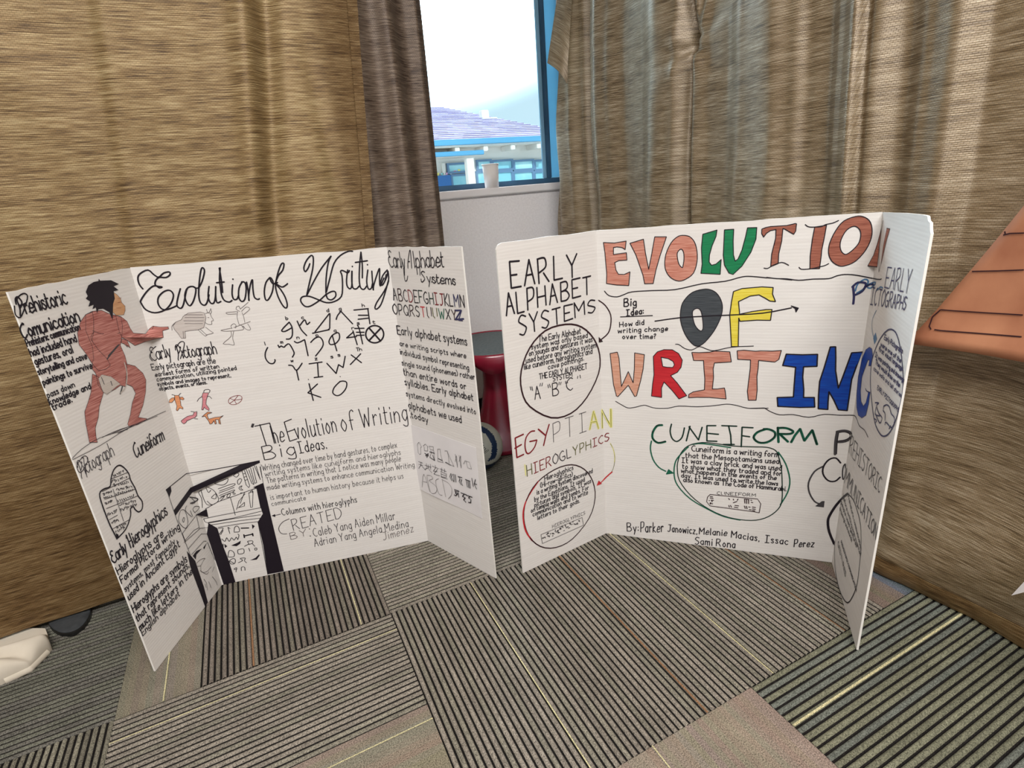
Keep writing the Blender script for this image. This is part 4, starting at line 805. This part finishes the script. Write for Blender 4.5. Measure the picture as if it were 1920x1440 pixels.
# paper sheet glued on the right wing
def sheet(bd, E, corners, view, off):
    x0, y0, k = VIEW[view]; n_ = 10; top, vs, fs = [], [], []
    C4 = [(x0+a/k, y0+b_/k) for a, b_ in corners]; P = bd.p[2]
    for lay in (off+.0008, off):
        for j in range(n_+1):
            for i in range(n_+1):
                u, v = i/n_, j/n_; q = [(C4[0][c]*(1-u)+C4[1][c]*u)*(1-v)+(C4[3][c]*(1-u)+C4[2][c]*u)*v for c in (0, 1)]
                uu, vv = P.uv(*q); bow = .0015*math.sin(v*3.1)*(1-u); vs.append(P.P(uu, vv)+P.n*(lay+bow+.0012*math.sin(u*6)*(v > .8)*(v-.8)*5))
    K = (n_+1)**2
    for lay in (0, 1):
        for j in range(n_):
            for i in range(n_): a = lay*K+j*(n_+1)+i; fs.append((a, a+1, a+n_+2, a+n_+1))
    for i in range(n_): fs.append((i, i+1, K+i+1, K+i)); a = n_*(n_+1)+i; fs.append((a, a+1, K+a+1, K+a)); a = i*(n_+1); fs.append((a, a+n_+1, K+a+n_+1, K+a)); a += n_; fs.append((a, a+n_+1, K+a+n_+1, K+a))
    return mesh_obj('paper_sheet', vs, fs, M_sheet, E)
sh = sheet(LB, E1, [(124, 150), (648, 335), (698, 898), (200, 662)], 'z8', .001); tag(sh, 'white paper sheet with rows of world scripts glued on the right wing')
I = Ink('script_samples', LB, [sh, sh, sh]); I.lay = .0042
I.s('z9', '65,72 40,110 55,250 80,280 100,270 95,165 110,150 65,72|140,135 175,105 220,150 210,155 215,225 160,215 155,150 145,140|240,140 255,190 310,210 310,150 240,140|260,200 280,240 250,330 335,385 315,210|380,190 425,190 435,290 475,415 385,395 385,190|505,220 545,220 570,290 660,480 590,450 510,415|545,225 560,290 580,430|680,275 720,500 700,300 680,400|745,290 780,510 770,300 745,400|820,440 845,385 920,410 955,525 890,505 860,390', .8, 'pen', False)
I.s('z9', '250,235 330,260|255,330 330,380 300,290|165,260 230,300 180,300 225,265 200,330|395,350 460,380|520,410 600,460', 2, 'grey', False)
for x0_, y0_, d in ((60, 385, ((0, 15, 70, 40), (5, 60, 75, 80), (42, 20, 40, 75), (40, 70, 5, 130), (42, 75, 120, 160))), (165, 420, ((0, 40, 60, 60), (25, 10, 35, 100), (0, 110, 60, 85), (60, 30, 70, 110), (45, 60, 110, 75), (70, 110, 120, 170), (95, 20, 100, 110))), (290, 460, ((0, 15, 110, 60), (50, 0, 60, 30), (60, 40, 20, 100), (20, 100, 90, 110), (90, 70, 30, 150), (30, 150, 130, 180))), (420, 500, ((0, 20, 110, 70), (30, 5, 30, 60), (80, 20, 80, 80), (10, 60, 100, 110), (20, 80, 25, 150), (25, 110, 105, 140), (20, 150, 100, 170), (110, 100, 110, 170), (20, 160, 130, 195)))):
    for a, b_, c, e in d: I.s('z9', [(x0_+a, y0_+b_), (x0_+c, y0_+e)], 1.0, 'pen', False)
I.s('z9', '120,830 150,610 250,905|135,735 200,750|200,640 260,910 340,930 370,870 340,800 240,720 300,690 270,640 200,630|400,690 350,720 370,850 410,950 460,968|460,710 520,995|450,700 560,760 620,850 615,960 560,1028', .9, 'pencil')
I.s('z9', '605,600 590,650 620,720|630,610 615,660 650,735|655,610 660,740|680,620 692,745|725,650 795,670|740,660 760,690 750,720|760,700 745,730 780,790|790,700 775,740 805,805|850,700 930,730|865,710 885,830|895,720 910,840|920,730 932,850|960,680 985,820|1020,700 1000,780 1040,860|1000,770 1045,785', 1.7, 'black', False)
I.s('z9', '665,870 745,900|720,895 740,1000|670,895 700,905 680,930 710,950 690,975 665,960|705,940 735,945|775,925 870,960|830,950 800,985 850,1010 820,1040 860,1085|865,965 965,1000|930,985 905,1010 945,1040 940,1095 900,1085', 2.0, 'black', False); I.done()
# ================================================================== marks on the block-letter board
I = Ink('heading', RB, RP); I.t('r1', 'EARLY', 193, 482, 690, 388, 200, 3.2, h2=165, jit=.7, gap=3); I.t('r1', 'ALPHABET', 155, 690, 790, 520, 168, 3.0, h2=128, jit=.6); I.t('r1', 'SYSTEMS', 258, 842, 822, 655, 150, 2.8, h2=90, jit=.7); I.done()
I = Ink('arrow', RB, RP); I.s('r1', '850,572 900,610 940,680 940,760 920,820 870,865', 2.3, 'darkbrown'); I.fill('r1', '850,850 852,885 880,880', 'darkbrown', ow=1.2); I.done()
I = Ink('outline_ellipse', RB, RP); I.s('px', '1060,608 1022,620 993,652 977,695 978,733 993,762 1033,783 1070,775 1100,745 1122,700 1124,665 1113,635 1090,613', 3.2, 'darkbrown', closed=True); I.done()
I = Ink('paragraph', RB, RP)
for tx, a, b_, c, d, h in (("The Early Alphabet", 400, 885, 715, 820, 45), ("system was only based", 345, 940, 765, 850, 40), ("on sounds and gestures it was", 328, 990, 800, 882, 42), ("used before any writing system", 305, 1042, 830, 925, 42), ("like cuneiform, hieroglyphics and", 290, 1092, 800, 972, 44), ("cave paintings.", 470, 1090, 738, 1022, 38), ("THE EARLY ALPHABET", 405, 1165, 762, 1085, 42), ("SYSTEM", 507, 1180, 650, 1145, 36)): I.t('r1', tx, a, b_, c, d, h, 1.9, gap=2.0)
I.done(); I = Ink('caption', RB, RP)
I.t('r1', 'A', 372, 1315, 412, 1308, 98, 1.9); I.t('r1', 'B', 505, 1288, 550, 1278, 92, 1.9); I.t('r1', 'C', 612, 1252, 655, 1240, 88, 1.9); I.s('r1', '335,1220 342,1245|348,1220 354,1248|412,1195 408,1215|428,1192 422,1215|468,1205 472,1228|480,1200 486,1225|553,1185 550,1205|567,1185 562,1205|600,1178 602,1195|612,1178 616,1192|692,1140 690,1158|708,1132 712,1155', 1.6, smooth=False); I.done()
I = Ink('heading', RB, RP, 'thin Egyptian Hieroglyphics heading in red, black and yellow')
I.t('r2', 'AN', 745, 200, 925, 182, 150, 5.5, 'lemon', jit=.3); I.s('r2', '185,243 115,275 130,440 187,413|112,362 168,330|310,200 368,250|402,160 375,250 355,338', 3.0, 'darkred', False); I.s('r2', '280,215 245,222 208,270 198,340 212,400 240,400 280,350 298,292|298,292 238,305', 2.8, 'darkred'); I.t('r2', 'PTI', 440, 312, 716, 215, 160, 1.3, 'pen', jit=.4, gap=4); I.t('r2', 'AN', 745, 200, 925, 182, 150, 1.4, 'olive', jit=.3)
I.t('r2', 'HIEROGLYPHICS', 218, 598, 908, 292, 92, 1.9, h2=62, jit=.4, cols=['olive', 'darkred', 'darkred', 'darkred', 'pen', 'pen', 'pen', 'olive', 'olive', 'olive', 'darkred', 'darkred', 'darkred']); I.s('r2', '197,500 205,590', 2.4, 'lemon'); I.done()
I = Ink('arrow', RB, RP, 'curved arrow shading from yellow to red'); I.s('r2', '920,320 945,370 957,430 955,480', 1.8, 'lemon'); I.s('r2', '922,322 950,380 958,460 945,530 930,560', 1.0, 'olive'); I.s('r2', '935,560 890,600 840,650', 2.6, 'red'); I.fill('r2', '805,675 820,635 845,660', 'red', ow=1, oc='red'); I.done()
I = Ink('outline_ellipse', RB, RP); I.s('r2', '310,640 230,760 190,860 183,950 205,1060 260,1140', 3.2, 'red'); I.s('r2', '590,500 450,540 300,650 210,800 188,950 230,1100 330,1190 460,1198 600,1125 740,950 790,780 770,640 700,540', 2.4, 'darkbrown', closed=True); I.done()
I = Ink('paragraph', RB, RP)
for tx, a, b_, c, d, h in (("Hieroglyphics", 365, 637, 605, 542, 42), ("(Hi-row-gli-fics)", 330, 695, 600, 598, 40), ("is a writing system discovered", 300, 752, 768, 568, 38), ("by the Egyptians. It used", 280, 812, 702, 640, 38), ("pictures and symbols. It was", 280, 858, 755, 652, 38), ("on temple walls and tombs. For", 250, 905, 735, 708, 38), ("communication and to write", 265, 938, 728, 748, 38), ("letters to their gods.", 305, 965, 660, 818, 36)): I.t('r2', tx, a, b_, c, d, h, 2.0, gap=2.0)
I.done(); I = Ink('caption', RB, RP); I.t('r2', 'HIEROGLYPHICS', 430, 1035, 705, 918, 27, 1.1, 'pen'); I.done()
I = Ink('drawing', RB, RP, 'small framed strip of hieroglyph scribbles'); I.s('r2', '333,1090 680,945 692,1010 345,1165 333,1090', 1.0, smooth=False)
for k in range(34):
    t_ = k/34; x = 350+320*t_; y = 1112-145*t_+rn.uniform(-14, 26); I.s('r2', [(x, y), (x+rn.uniform(-8, 12), y+rn.uniform(-10, 12)), (x+rn.uniform(-4, 14), y+rn.uniform(-12, 8))], 1.8, 'grey')
I.done()
# ---- big block letters
def BL(view, d, c, holes=(), ow=1.5, sm=False, label=None):
    I = Ink('block_letter', RB, RP, label); I.fill(view, d, c, sm, holes, ow); I.done()
BL('r3', '115,345 225,350 342,330 332,415 300,395 250,388 215,395 215,465 345,447 350,520 270,525 228,545 240,620 265,662 320,665 380,638 368,775 250,770 145,755 148,660 130,450', 'salmon', label='salmon pencil letter E')
BL('r3', '380,352 515,312 535,450 567,612 590,500 628,288 745,288 680,480 640,620 612,755 527,757 510,670 440,470', 'salmon', label='salmon pencil letter V')
BL('r3', '905,273 975,285 1025,340 1050,430 1050,540 1015,650 940,710 870,730 800,705 750,650 728,570 740,460 790,350 850,290', 'salmon', ['890,410 915,440 920,510 910,580 900,595 870,560 855,500 855,445'], sm=True, label='salmon pencil letter O with a small hole')
BL('r3', '1108,262 1250,220 1240,285 1200,380 1175,470 1172,540 1195,572 1240,560 1292,515 1282,662 1090,652 1102,560 1095,400', 'green', label='green letter L')
BL('r3', '1325,218 1418,212 1412,330 1415,470 1432,530 1460,510 1500,420 1535,290 1555,198 1648,195 1640,310 1590,440 1500,580 1410,664 1370,650 1325,570 1313,470 1320,330', 'green', label='green letter U')
I = Ink('block_letter', RB, RP, 'brown letter T with flared arms'); I.fill('r4', '152,210 190,195 240,185 400,175 485,155 498,158 490,230 470,262 430,240 380,210 362,205 350,330 320,460 315,555 240,585 250,460 290,300 292,215 240,225 200,250 170,290 150,255', 'brown', ow=1.5); I.s('r4', '172,600 210,603 260,575 350,543 420,572', 1.6); I.done()
I = Ink('block_letter', RB, RP, 'brown letter I between thin wavy serifs'); I.fill('r4', '680,190 798,172 775,300 750,420 745,480 728,605 632,607 635,480 655,320', 'brown', ow=1.5); I.s('r4', '585,165 620,188 690,190 750,185 790,165 860,150 918,125|523,592 550,612 640,607 720,590 780,575 820,555', 1.6); I.done()
BL('r4', '1085,85 1160,85 1225,125 1252,200 1245,300 1190,420 1090,530 990,575 920,577 850,530 818,450 830,350 890,225 970,130', 'brown', ['1070,182 1120,205 1140,260 1125,340 1080,400 1020,450 980,462 945,430 933,370 950,300 1000,220'], sm=True, label='brown letter O')
I = Ink('block_letter', RB, RP, 'narrow brown letter N folded over the crease'); I.fill('r4', '1352,200 1330,380 1308,590 1212,578 1270,470 1310,350', 'brown', ow=1.4); I.s('r4', '1367,125 1352,200 1330,380 1325,640|1325,640 1345,560', 1.4, smooth=False); I.fill('r4', '1405,200 1435,208 1400,330 1352,540 1345,560 1370,380', 'brown', ow=.9); I.done()
BL('r3', '1110,812 1180,815 1245,850 1290,920 1305,1000 1285,1100 1220,1230 1130,1340 1060,1382 1000,1355 930,1260 885,1120 895,980 940,900 1010,840', 'slate', ['1045,1003 1080,1015 1100,1070 1112,1180 1100,1225 1070,1220 1030,1170 1008,1090 1008,1030'], sm=True, label='dark grey letter O crossed by the arrow')
I = Ink('block_letter', RB, RP, 'yellow letter F'); I.fill('r3', '1415,835 1500,805 1700,788 1812,795 1805,860 1835,935 1780,930 1730,900 1670,868 1580,880 1465,935 1475,1040 1475,1062 1600,1035 1740,1015 1800,1015 1785,1122 1650,1120 1480,1132 1468,1100 1465,1250 1462,1385 1395,1385 1385,1200 1378,1070 1395,940', 'yellow', ow=1.8); I.done()
BL('r5', '153,145 240,128 260,200 275,380 290,540 372,362 430,497 445,330 448,138 565,158 550,330 520,470 470,655 448,660 372,525 248,662 230,655 195,520 170,300', 'peach', label='peach pencil letter W')
BL('r5', '672,180 720,125 800,98 900,100 975,145 1020,225 1005,310 960,370 880,410 960,500 1072,650 980,690 900,590 800,485 770,560 772,672 650,655 665,500 680,400', 'red', ['765,190 850,205 910,240 925,280 905,312 840,310 785,300'], label='red letter R')
BL('r5', '1135,132 1220,135 1350,128 1410,115 1590,125 1608,245 1500,252 1405,258 1390,330 1395,430 1380,570 1440,570 1525,558 1535,600 1545,690 1440,680 1350,672 1200,670 1095,675 1098,635 1150,605 1285,580 1290,450 1280,330 1275,230 1155,228', 'salmon', label='salmon letter I with broad serifs')
BL('r5', '1678,112 1760,105 1900,118 1960,113 2100,116 2208,108 2178,216 2130,247 1935,228 1930,320 1915,420 1918,580 1905,705 1812,705 1800,600 1815,480 1835,320 1838,222 1685,215', 'salmon', label='salmon letter T')
BL('r6', '445,143 620,150 797,145 790,280 640,285 630,400 642,540 640,630 760,630 765,738 600,742 350,730 343,630 525,625 535,480 550,290 405,270', 'blue', ow=2.4, label='blue letter I with broad serifs')
BL('r6', '940,62 1000,60 1002,180 1000,330 1030,525 1080,400 1180,128 1305,118 1230,290 1180,430 1150,640 1130,778 1030,770 980,660 925,565 915,680 912,765 805,757 808,600 820,450 870,300', 'blue', ow=2.4, label='blue letter N')
I = Ink('block_letter', RB, RP, 'narrow blue letter G at the crease'); I.fill('r6', '1385,66 1412,85 1422,160 1400,275 1375,275 1385,215 1370,205 1335,300 1300,400 1283,560 1290,680 1318,730 1345,690 1375,565 1392,575 1375,700 1345,830 1300,862 1258,830 1240,740 1240,600 1255,400 1300,200 1345,95', 'blue', ow=1.0, oc='indigo'); I.s('r6', '1340,530 1355,560 1390,575', 1.6, 'indigo'); I.done()
I = Ink('underline', RB, RP)
I.s('r3', '125,830 170,875 250,888 320,865 400,838 600,825 830,815 1100,757 1330,732 1500,688 1600,684 1750,698', 1.8); I.s('r4', '200,693 300,705 400,707 520,722 660,710 820,705 900,678 980,664 1100,672 1310,713 1352,708', 1.8); I.s('r3', '1740,697 1867,706 2000,720|835,1362 870,1365 930,1405 1000,1418 1075,1385 1160,1415 1230,1425 1400,1390 1615,1380', 1.5); I.done(); I = Ink('underline', RB, RP)
I.s('r5', '220,718 300,765 370,798 450,790 560,765 620,780 700,800 850,800 980,775 1200,783 1400,770 1550,752 1660,765 1800,800 1920,803|1900,803 2050,800', 1.5); I.s('r6', '140,752 200,750 260,785 370,825 520,822 700,853 870,820 1050,830 1200,832 1240,870 1270,950 1330,1000 1368,1080|40,752 200,748', 1.5); I.done()
I = Ink('arrow', RB, RP, 'long black arrow through the word OF'); I.s('px', '1228,602 1275,595.5 1316,593 1370,590.5 1430,587 1484,577', 2.2); I.fill('r4', '445,978 517,1000 493,1040 485,1005', 'black', ow=1.5); I.done()
I = Ink('caption', RB, RP); I.t('r3', 'Big', 322, 985, 442, 975, 75, 2.2); I.t('r3', 'Idea:', 345, 1080, 515, 1058, 62, 2.2); I.s('r3', '285,1088 605,1075', 1.8); I.done(); I = Ink('paragraph', RB, RP)
if 1: I.t('r3', 'How did', 277, 1190, 520, 1165, 50, 2.1); I.t('r3', 'writing change', 262, 1250, 755, 1225, 48, 2.1); I.t('r3', 'over time?', 305, 1308, 640, 1305, 48, 2.1); I.done()
I = Ink('heading', RB, RP, 'dark green CUNEIFORM heading')
cf = '310,82 260,90 220,150 220,210 270,250 340,238|400,75 387,140 405,210 450,240 500,200 522,110|540,235 575,95|565,100 655,225|655,225 690,105|820,90 735,90 735,235 830,238|735,162 845,172|875,90 1018,95|940,90 960,180 965,270|890,268 995,268|1060,290 1065,180 1068,105 1172,110|1065,185 1140,195|1290,120 1210,150 1175,200 1220,245 1300,245 1370,200 1375,150 1320,122 1270,120|1410,245 1405,150 1405,105|1400,110 1480,110 1548,140 1520,165 1420,165|1420,165 1500,240|1530,245 1565,180 1615,118|1615,118 1655,230|1655,230 1730,130|1730,130 1775,265'
for q, d in enumerate(cf.split('|')):
    P_ = [(a, b_) for a, b_ in pp_(d)]; sm = q in (0, 1, 12, 14)
    if q in (0, 12, 13, 14, 15, 16, 17, 18, 19, 20): I.s('r7', [(a+3, b_+3) for a, b_ in P_], 4.4, 'pine', sm)
    I.s('r7', P_, 2.8, 'darkgreen', sm)
I.done()
I = Ink('arrow', RB, RP, 'green curved arrow'); I.s('r7', '210,235 200,310 225,410 280,485 345,522', 2.8, 'pine'); I.fill('r7', '350,550 372,505 420,540', 'pine', ow=1.4, oc='pine'); I.done()
I = Ink('outline_ellipse', RB, RP, 'black and green rounded outline'); I.s('r7', '560,290 470,380 432,450 425,560 460,660 580,785 760,890 900,952 1050,984|600,268 700,260 960,298|1410,340 1480,450 1520,600 1500,720 1430,840', 2.6, 'pine'); I.s('r7', '690,250 560,280 490,350 460,430 455,500 475,610 580,750 720,860 880,940 1050,980 1200,985 1320,950 1410,880 1445,800 1448,650 1440,500 1415,390 1385,325 1300,295 1150,290 980,282 830,262', 2.0, 'darkgreen', closed=True); I.done()
I = Ink('paragraph', RB, RP)
for tx, a, b_, c, d, h in (("Cuneiform is a writing form", 592, 332, 1412, 388, 54), ("that the Mesopotamians used.", 532, 392, 1430, 452, 48), ("It was a clay brick and was used", 497, 440, 1440, 515, 48), ("to show what they traded and for", 502, 495, 1440, 565, 46), ("what happend in the events of the", 492, 535, 1390, 605, 42), ("day. It was used to write the laws", 492, 580, 1405, 658, 42), ("also known as The Code of Hammurabi.", 512, 622, 1485, 710, 44)): I.t('r7', tx, a, b_, c, d, h, 2.1, gap=2.0)
I.done(); I = Ink('caption', RB, RP)
I.t('r7', 'CUNEIFORM', 832, 742, 1195, 762, 28, 1.2); I.done()
I = Ink('drawing', RB, RP, 'rounded clay tablet outline with wedge marks'); I.s('r7', '765,742 1215,785 1245,830 1230,915 1180,905 765,850 732,810 742,765', 1.5, 'darkbrown', closed=True, smooth=False)
I.s('r7', '765,760 790,765|765,775 795,780|755,800 760,800|775,795 798,798|780,798 785,812|762,825 790,830|770,818 768,835|940,780 950,790|985,785 988,795|1030,785 1022,798|985,820 1020,808|1090,785 1135,790|1092,790 1095,825|1110,790 1112,828|1130,790 1130,828|1150,795 1160,797|1155,815 1170,820|942,845 948,862|958,845 968,862|1000,845 1035,850|995,862 1030,868|1090,850 1098,875|1108,852 1116,878|1130,860 1145,862|1165,860 1195,865|1165,878 1195,883|1135,885 1155,888|1165,893 1190,898', 1.8, 'darkbrown', False); I.done()
I = Ink('signatures', RB, RP)
for tx, a, b_, c, d, h in (("By:", -20, 1090, 88, 1092, 75), ("Parker", 108, 1100, 320, 1098, 95), ("Janowicz,", 365, 1092, 640, 1118, 66), ("Melanie", 662, 1118, 920, 1135, 62), ("Macias,", 965, 1148, 1228, 1185, 62), ("Issac", 1285, 1195, 1500, 1218, 66), ("Perez", 1560, 1238, 1745, 1240, 68), ("Sami Rona", 622, 1212, 1000, 1248, 66)): I.t('r7', tx, a, b_, c, d, h, 1.9, jit=.6)
I.done()
# ---- right wing
I = Ink('heading', RB, RP, 'blue and black EARLY PICTOGRAPHS heading')
I.t('r4', 'EARLY', 1382, 795, 1622, 850, 205, 2.0, 'indigo', h2=240, jit=.5, gap=2); I.t('r4', 'ICTOGRAPHS', 1240, 965, 1588, 1018, 180, 2.2, 'indigo', h2=125, jit=.6, gap=2)
I.s('r4', '1085,830 1110,760 1180,712 1215,735 1180,800 1100,850|1200,780 1240,755 1290,742 1285,765 1240,800 1210,795|1310,820 1340,790 1365,800', 2.4, 'teal'); I.s('r4', '1065,958 1072,880 1062,780|1055,790 1110,745 1180,748 1190,775 1150,835 1080,870|1195,785 1235,760 1275,770', 3.6, 'indigo'); I.done()
I = Ink('arrow', RB, RP, 'slate blue arrow'); I.s('r4', '1300,1025 1265,1100 1255,1180 1265,1260 1282,1310', 1.5, 'teal'); I.fill('r4', '1280,1365 1268,1300 1292,1245 1305,1310', 'teal'); I.done()
I = Ink('outline_ellipse', RB, RP); I.s('r9', '415,105 350,150 290,240 240,360 205,500 195,720 215,960 245,1150 290,1260 340,1308 400,1280 460,1180 510,1030 550,860 565,700 555,500 525,280 480,140', 2.4, 'indigo', closed=True); I.done()
I = Ink('paragraph', RB, RP)
for tx, a, b_, c, d, h in (("Early Pictographs", 350, 215, 555, 375, 55), ("were one of the", 310, 290, 535, 480, 50), ("first visual language", 290, 345, 552, 570, 50), ("It was painting and drawings", 248, 410, 570, 700, 50), ("They would draw on the", 250, 490, 522, 755, 48), ("cave walls and tell stories", 230, 560, 540, 870, 46), ("EARLY PICTOGRAPHS", 272, 780, 512, 1040, 46)): I.t('r9', tx, a, b_, c, d, h, 2.4 if h > 46 else 1.8, 'indigo', gap=2.0)
I.done()
I = Ink('drawing', RB, RP, 'small cave painting sketch'); I.s('r9', '250,930 290,935 265,965 290,1050 325,1100 300,1160 250,1050|240,1110 265,1130 255,1150|260,980 250,1060 300,1080|345,970 380,955 410,980 430,1050 465,1100 460,1170 430,1210 370,1150 360,1180|345,970 340,1020 360,1050 360,1130|405,1225 425,1190', 2.0, 'indigo'); I.done()
I = Ink('heading', RB, RP, 'grey and black PREHISTORIC COMMUNICATION heading')
I.s('r8', '205,225 208,150 218,95|215,92 260,85 300,98 302,125 265,148 215,152', 4.4, 'grey'); I.s('r8', '214,222 218,150 226,100|225,97 262,92 292,105 290,125 262,140 225,145', 1.6, 'black'); I.t('r8', 'REHISTORIC', 288, 215, 468, 452, 100, 1.9, 'grey', h2=88, jit=.5, gap=2)
I.s('r8', '238,275 210,246 170,255 138,295 135,340 165,378 205,382 235,358', 3.0, 'black'); I.t('r8', 'OMMUNICATION', 245, 360, 446, 728, 90, 2.2, 'grey', h2=80, jit=.5, gap=2); I.done()
I = Ink('arrow', RB, RP, 'grey curved arrow'); I.s('r8', '135,295 85,325 50,390 55,450 85,500 115,515', 3.0, 'grey'); I.fill('r8', '92,528 130,500 142,500 138,534', 'grey', ow=1.2, oc='grey'); I.done()
I = Ink('outline_ellipse', RB, RP); I.s('r10', '288,148 240,185 160,270 90,380 70,450 85,560 140,690', 4.6, 'black'); I.s('r10', '288,148 345,210 390,330 425,480 432,680 420,870 390,1120 340,1260 290,1325 240,1280 190,1160 155,980 145,820 145,690', 2.2, 'black'); I.done()
I = Ink('paragraph', RB, RP)
for tx, a, b_, c, d, h in (("Prehistoric communication", 290, 185, 430, 760, 42), ("before writing was invented", 235, 190, 425, 830, 42), ("people used gestures", 215, 250, 380, 730, 40), ("drawings and sounds", 200, 320, 330, 670, 40)): I.t('r10', tx, a, b_, c, d, h, 2.0, 'grey', gap=2.0)
I.done(); I = Ink('caption', RB, RP)
I.t('r10', 'PREHISTORIC COMMUNICATION', 215, 680, 380, 1210, 30, 2.0, 'grey', gap=2); I.t('r10', 'GESTURES', 180, 700, 262, 1050, 46, 2.0, 'grey', gap=2)
I.done()
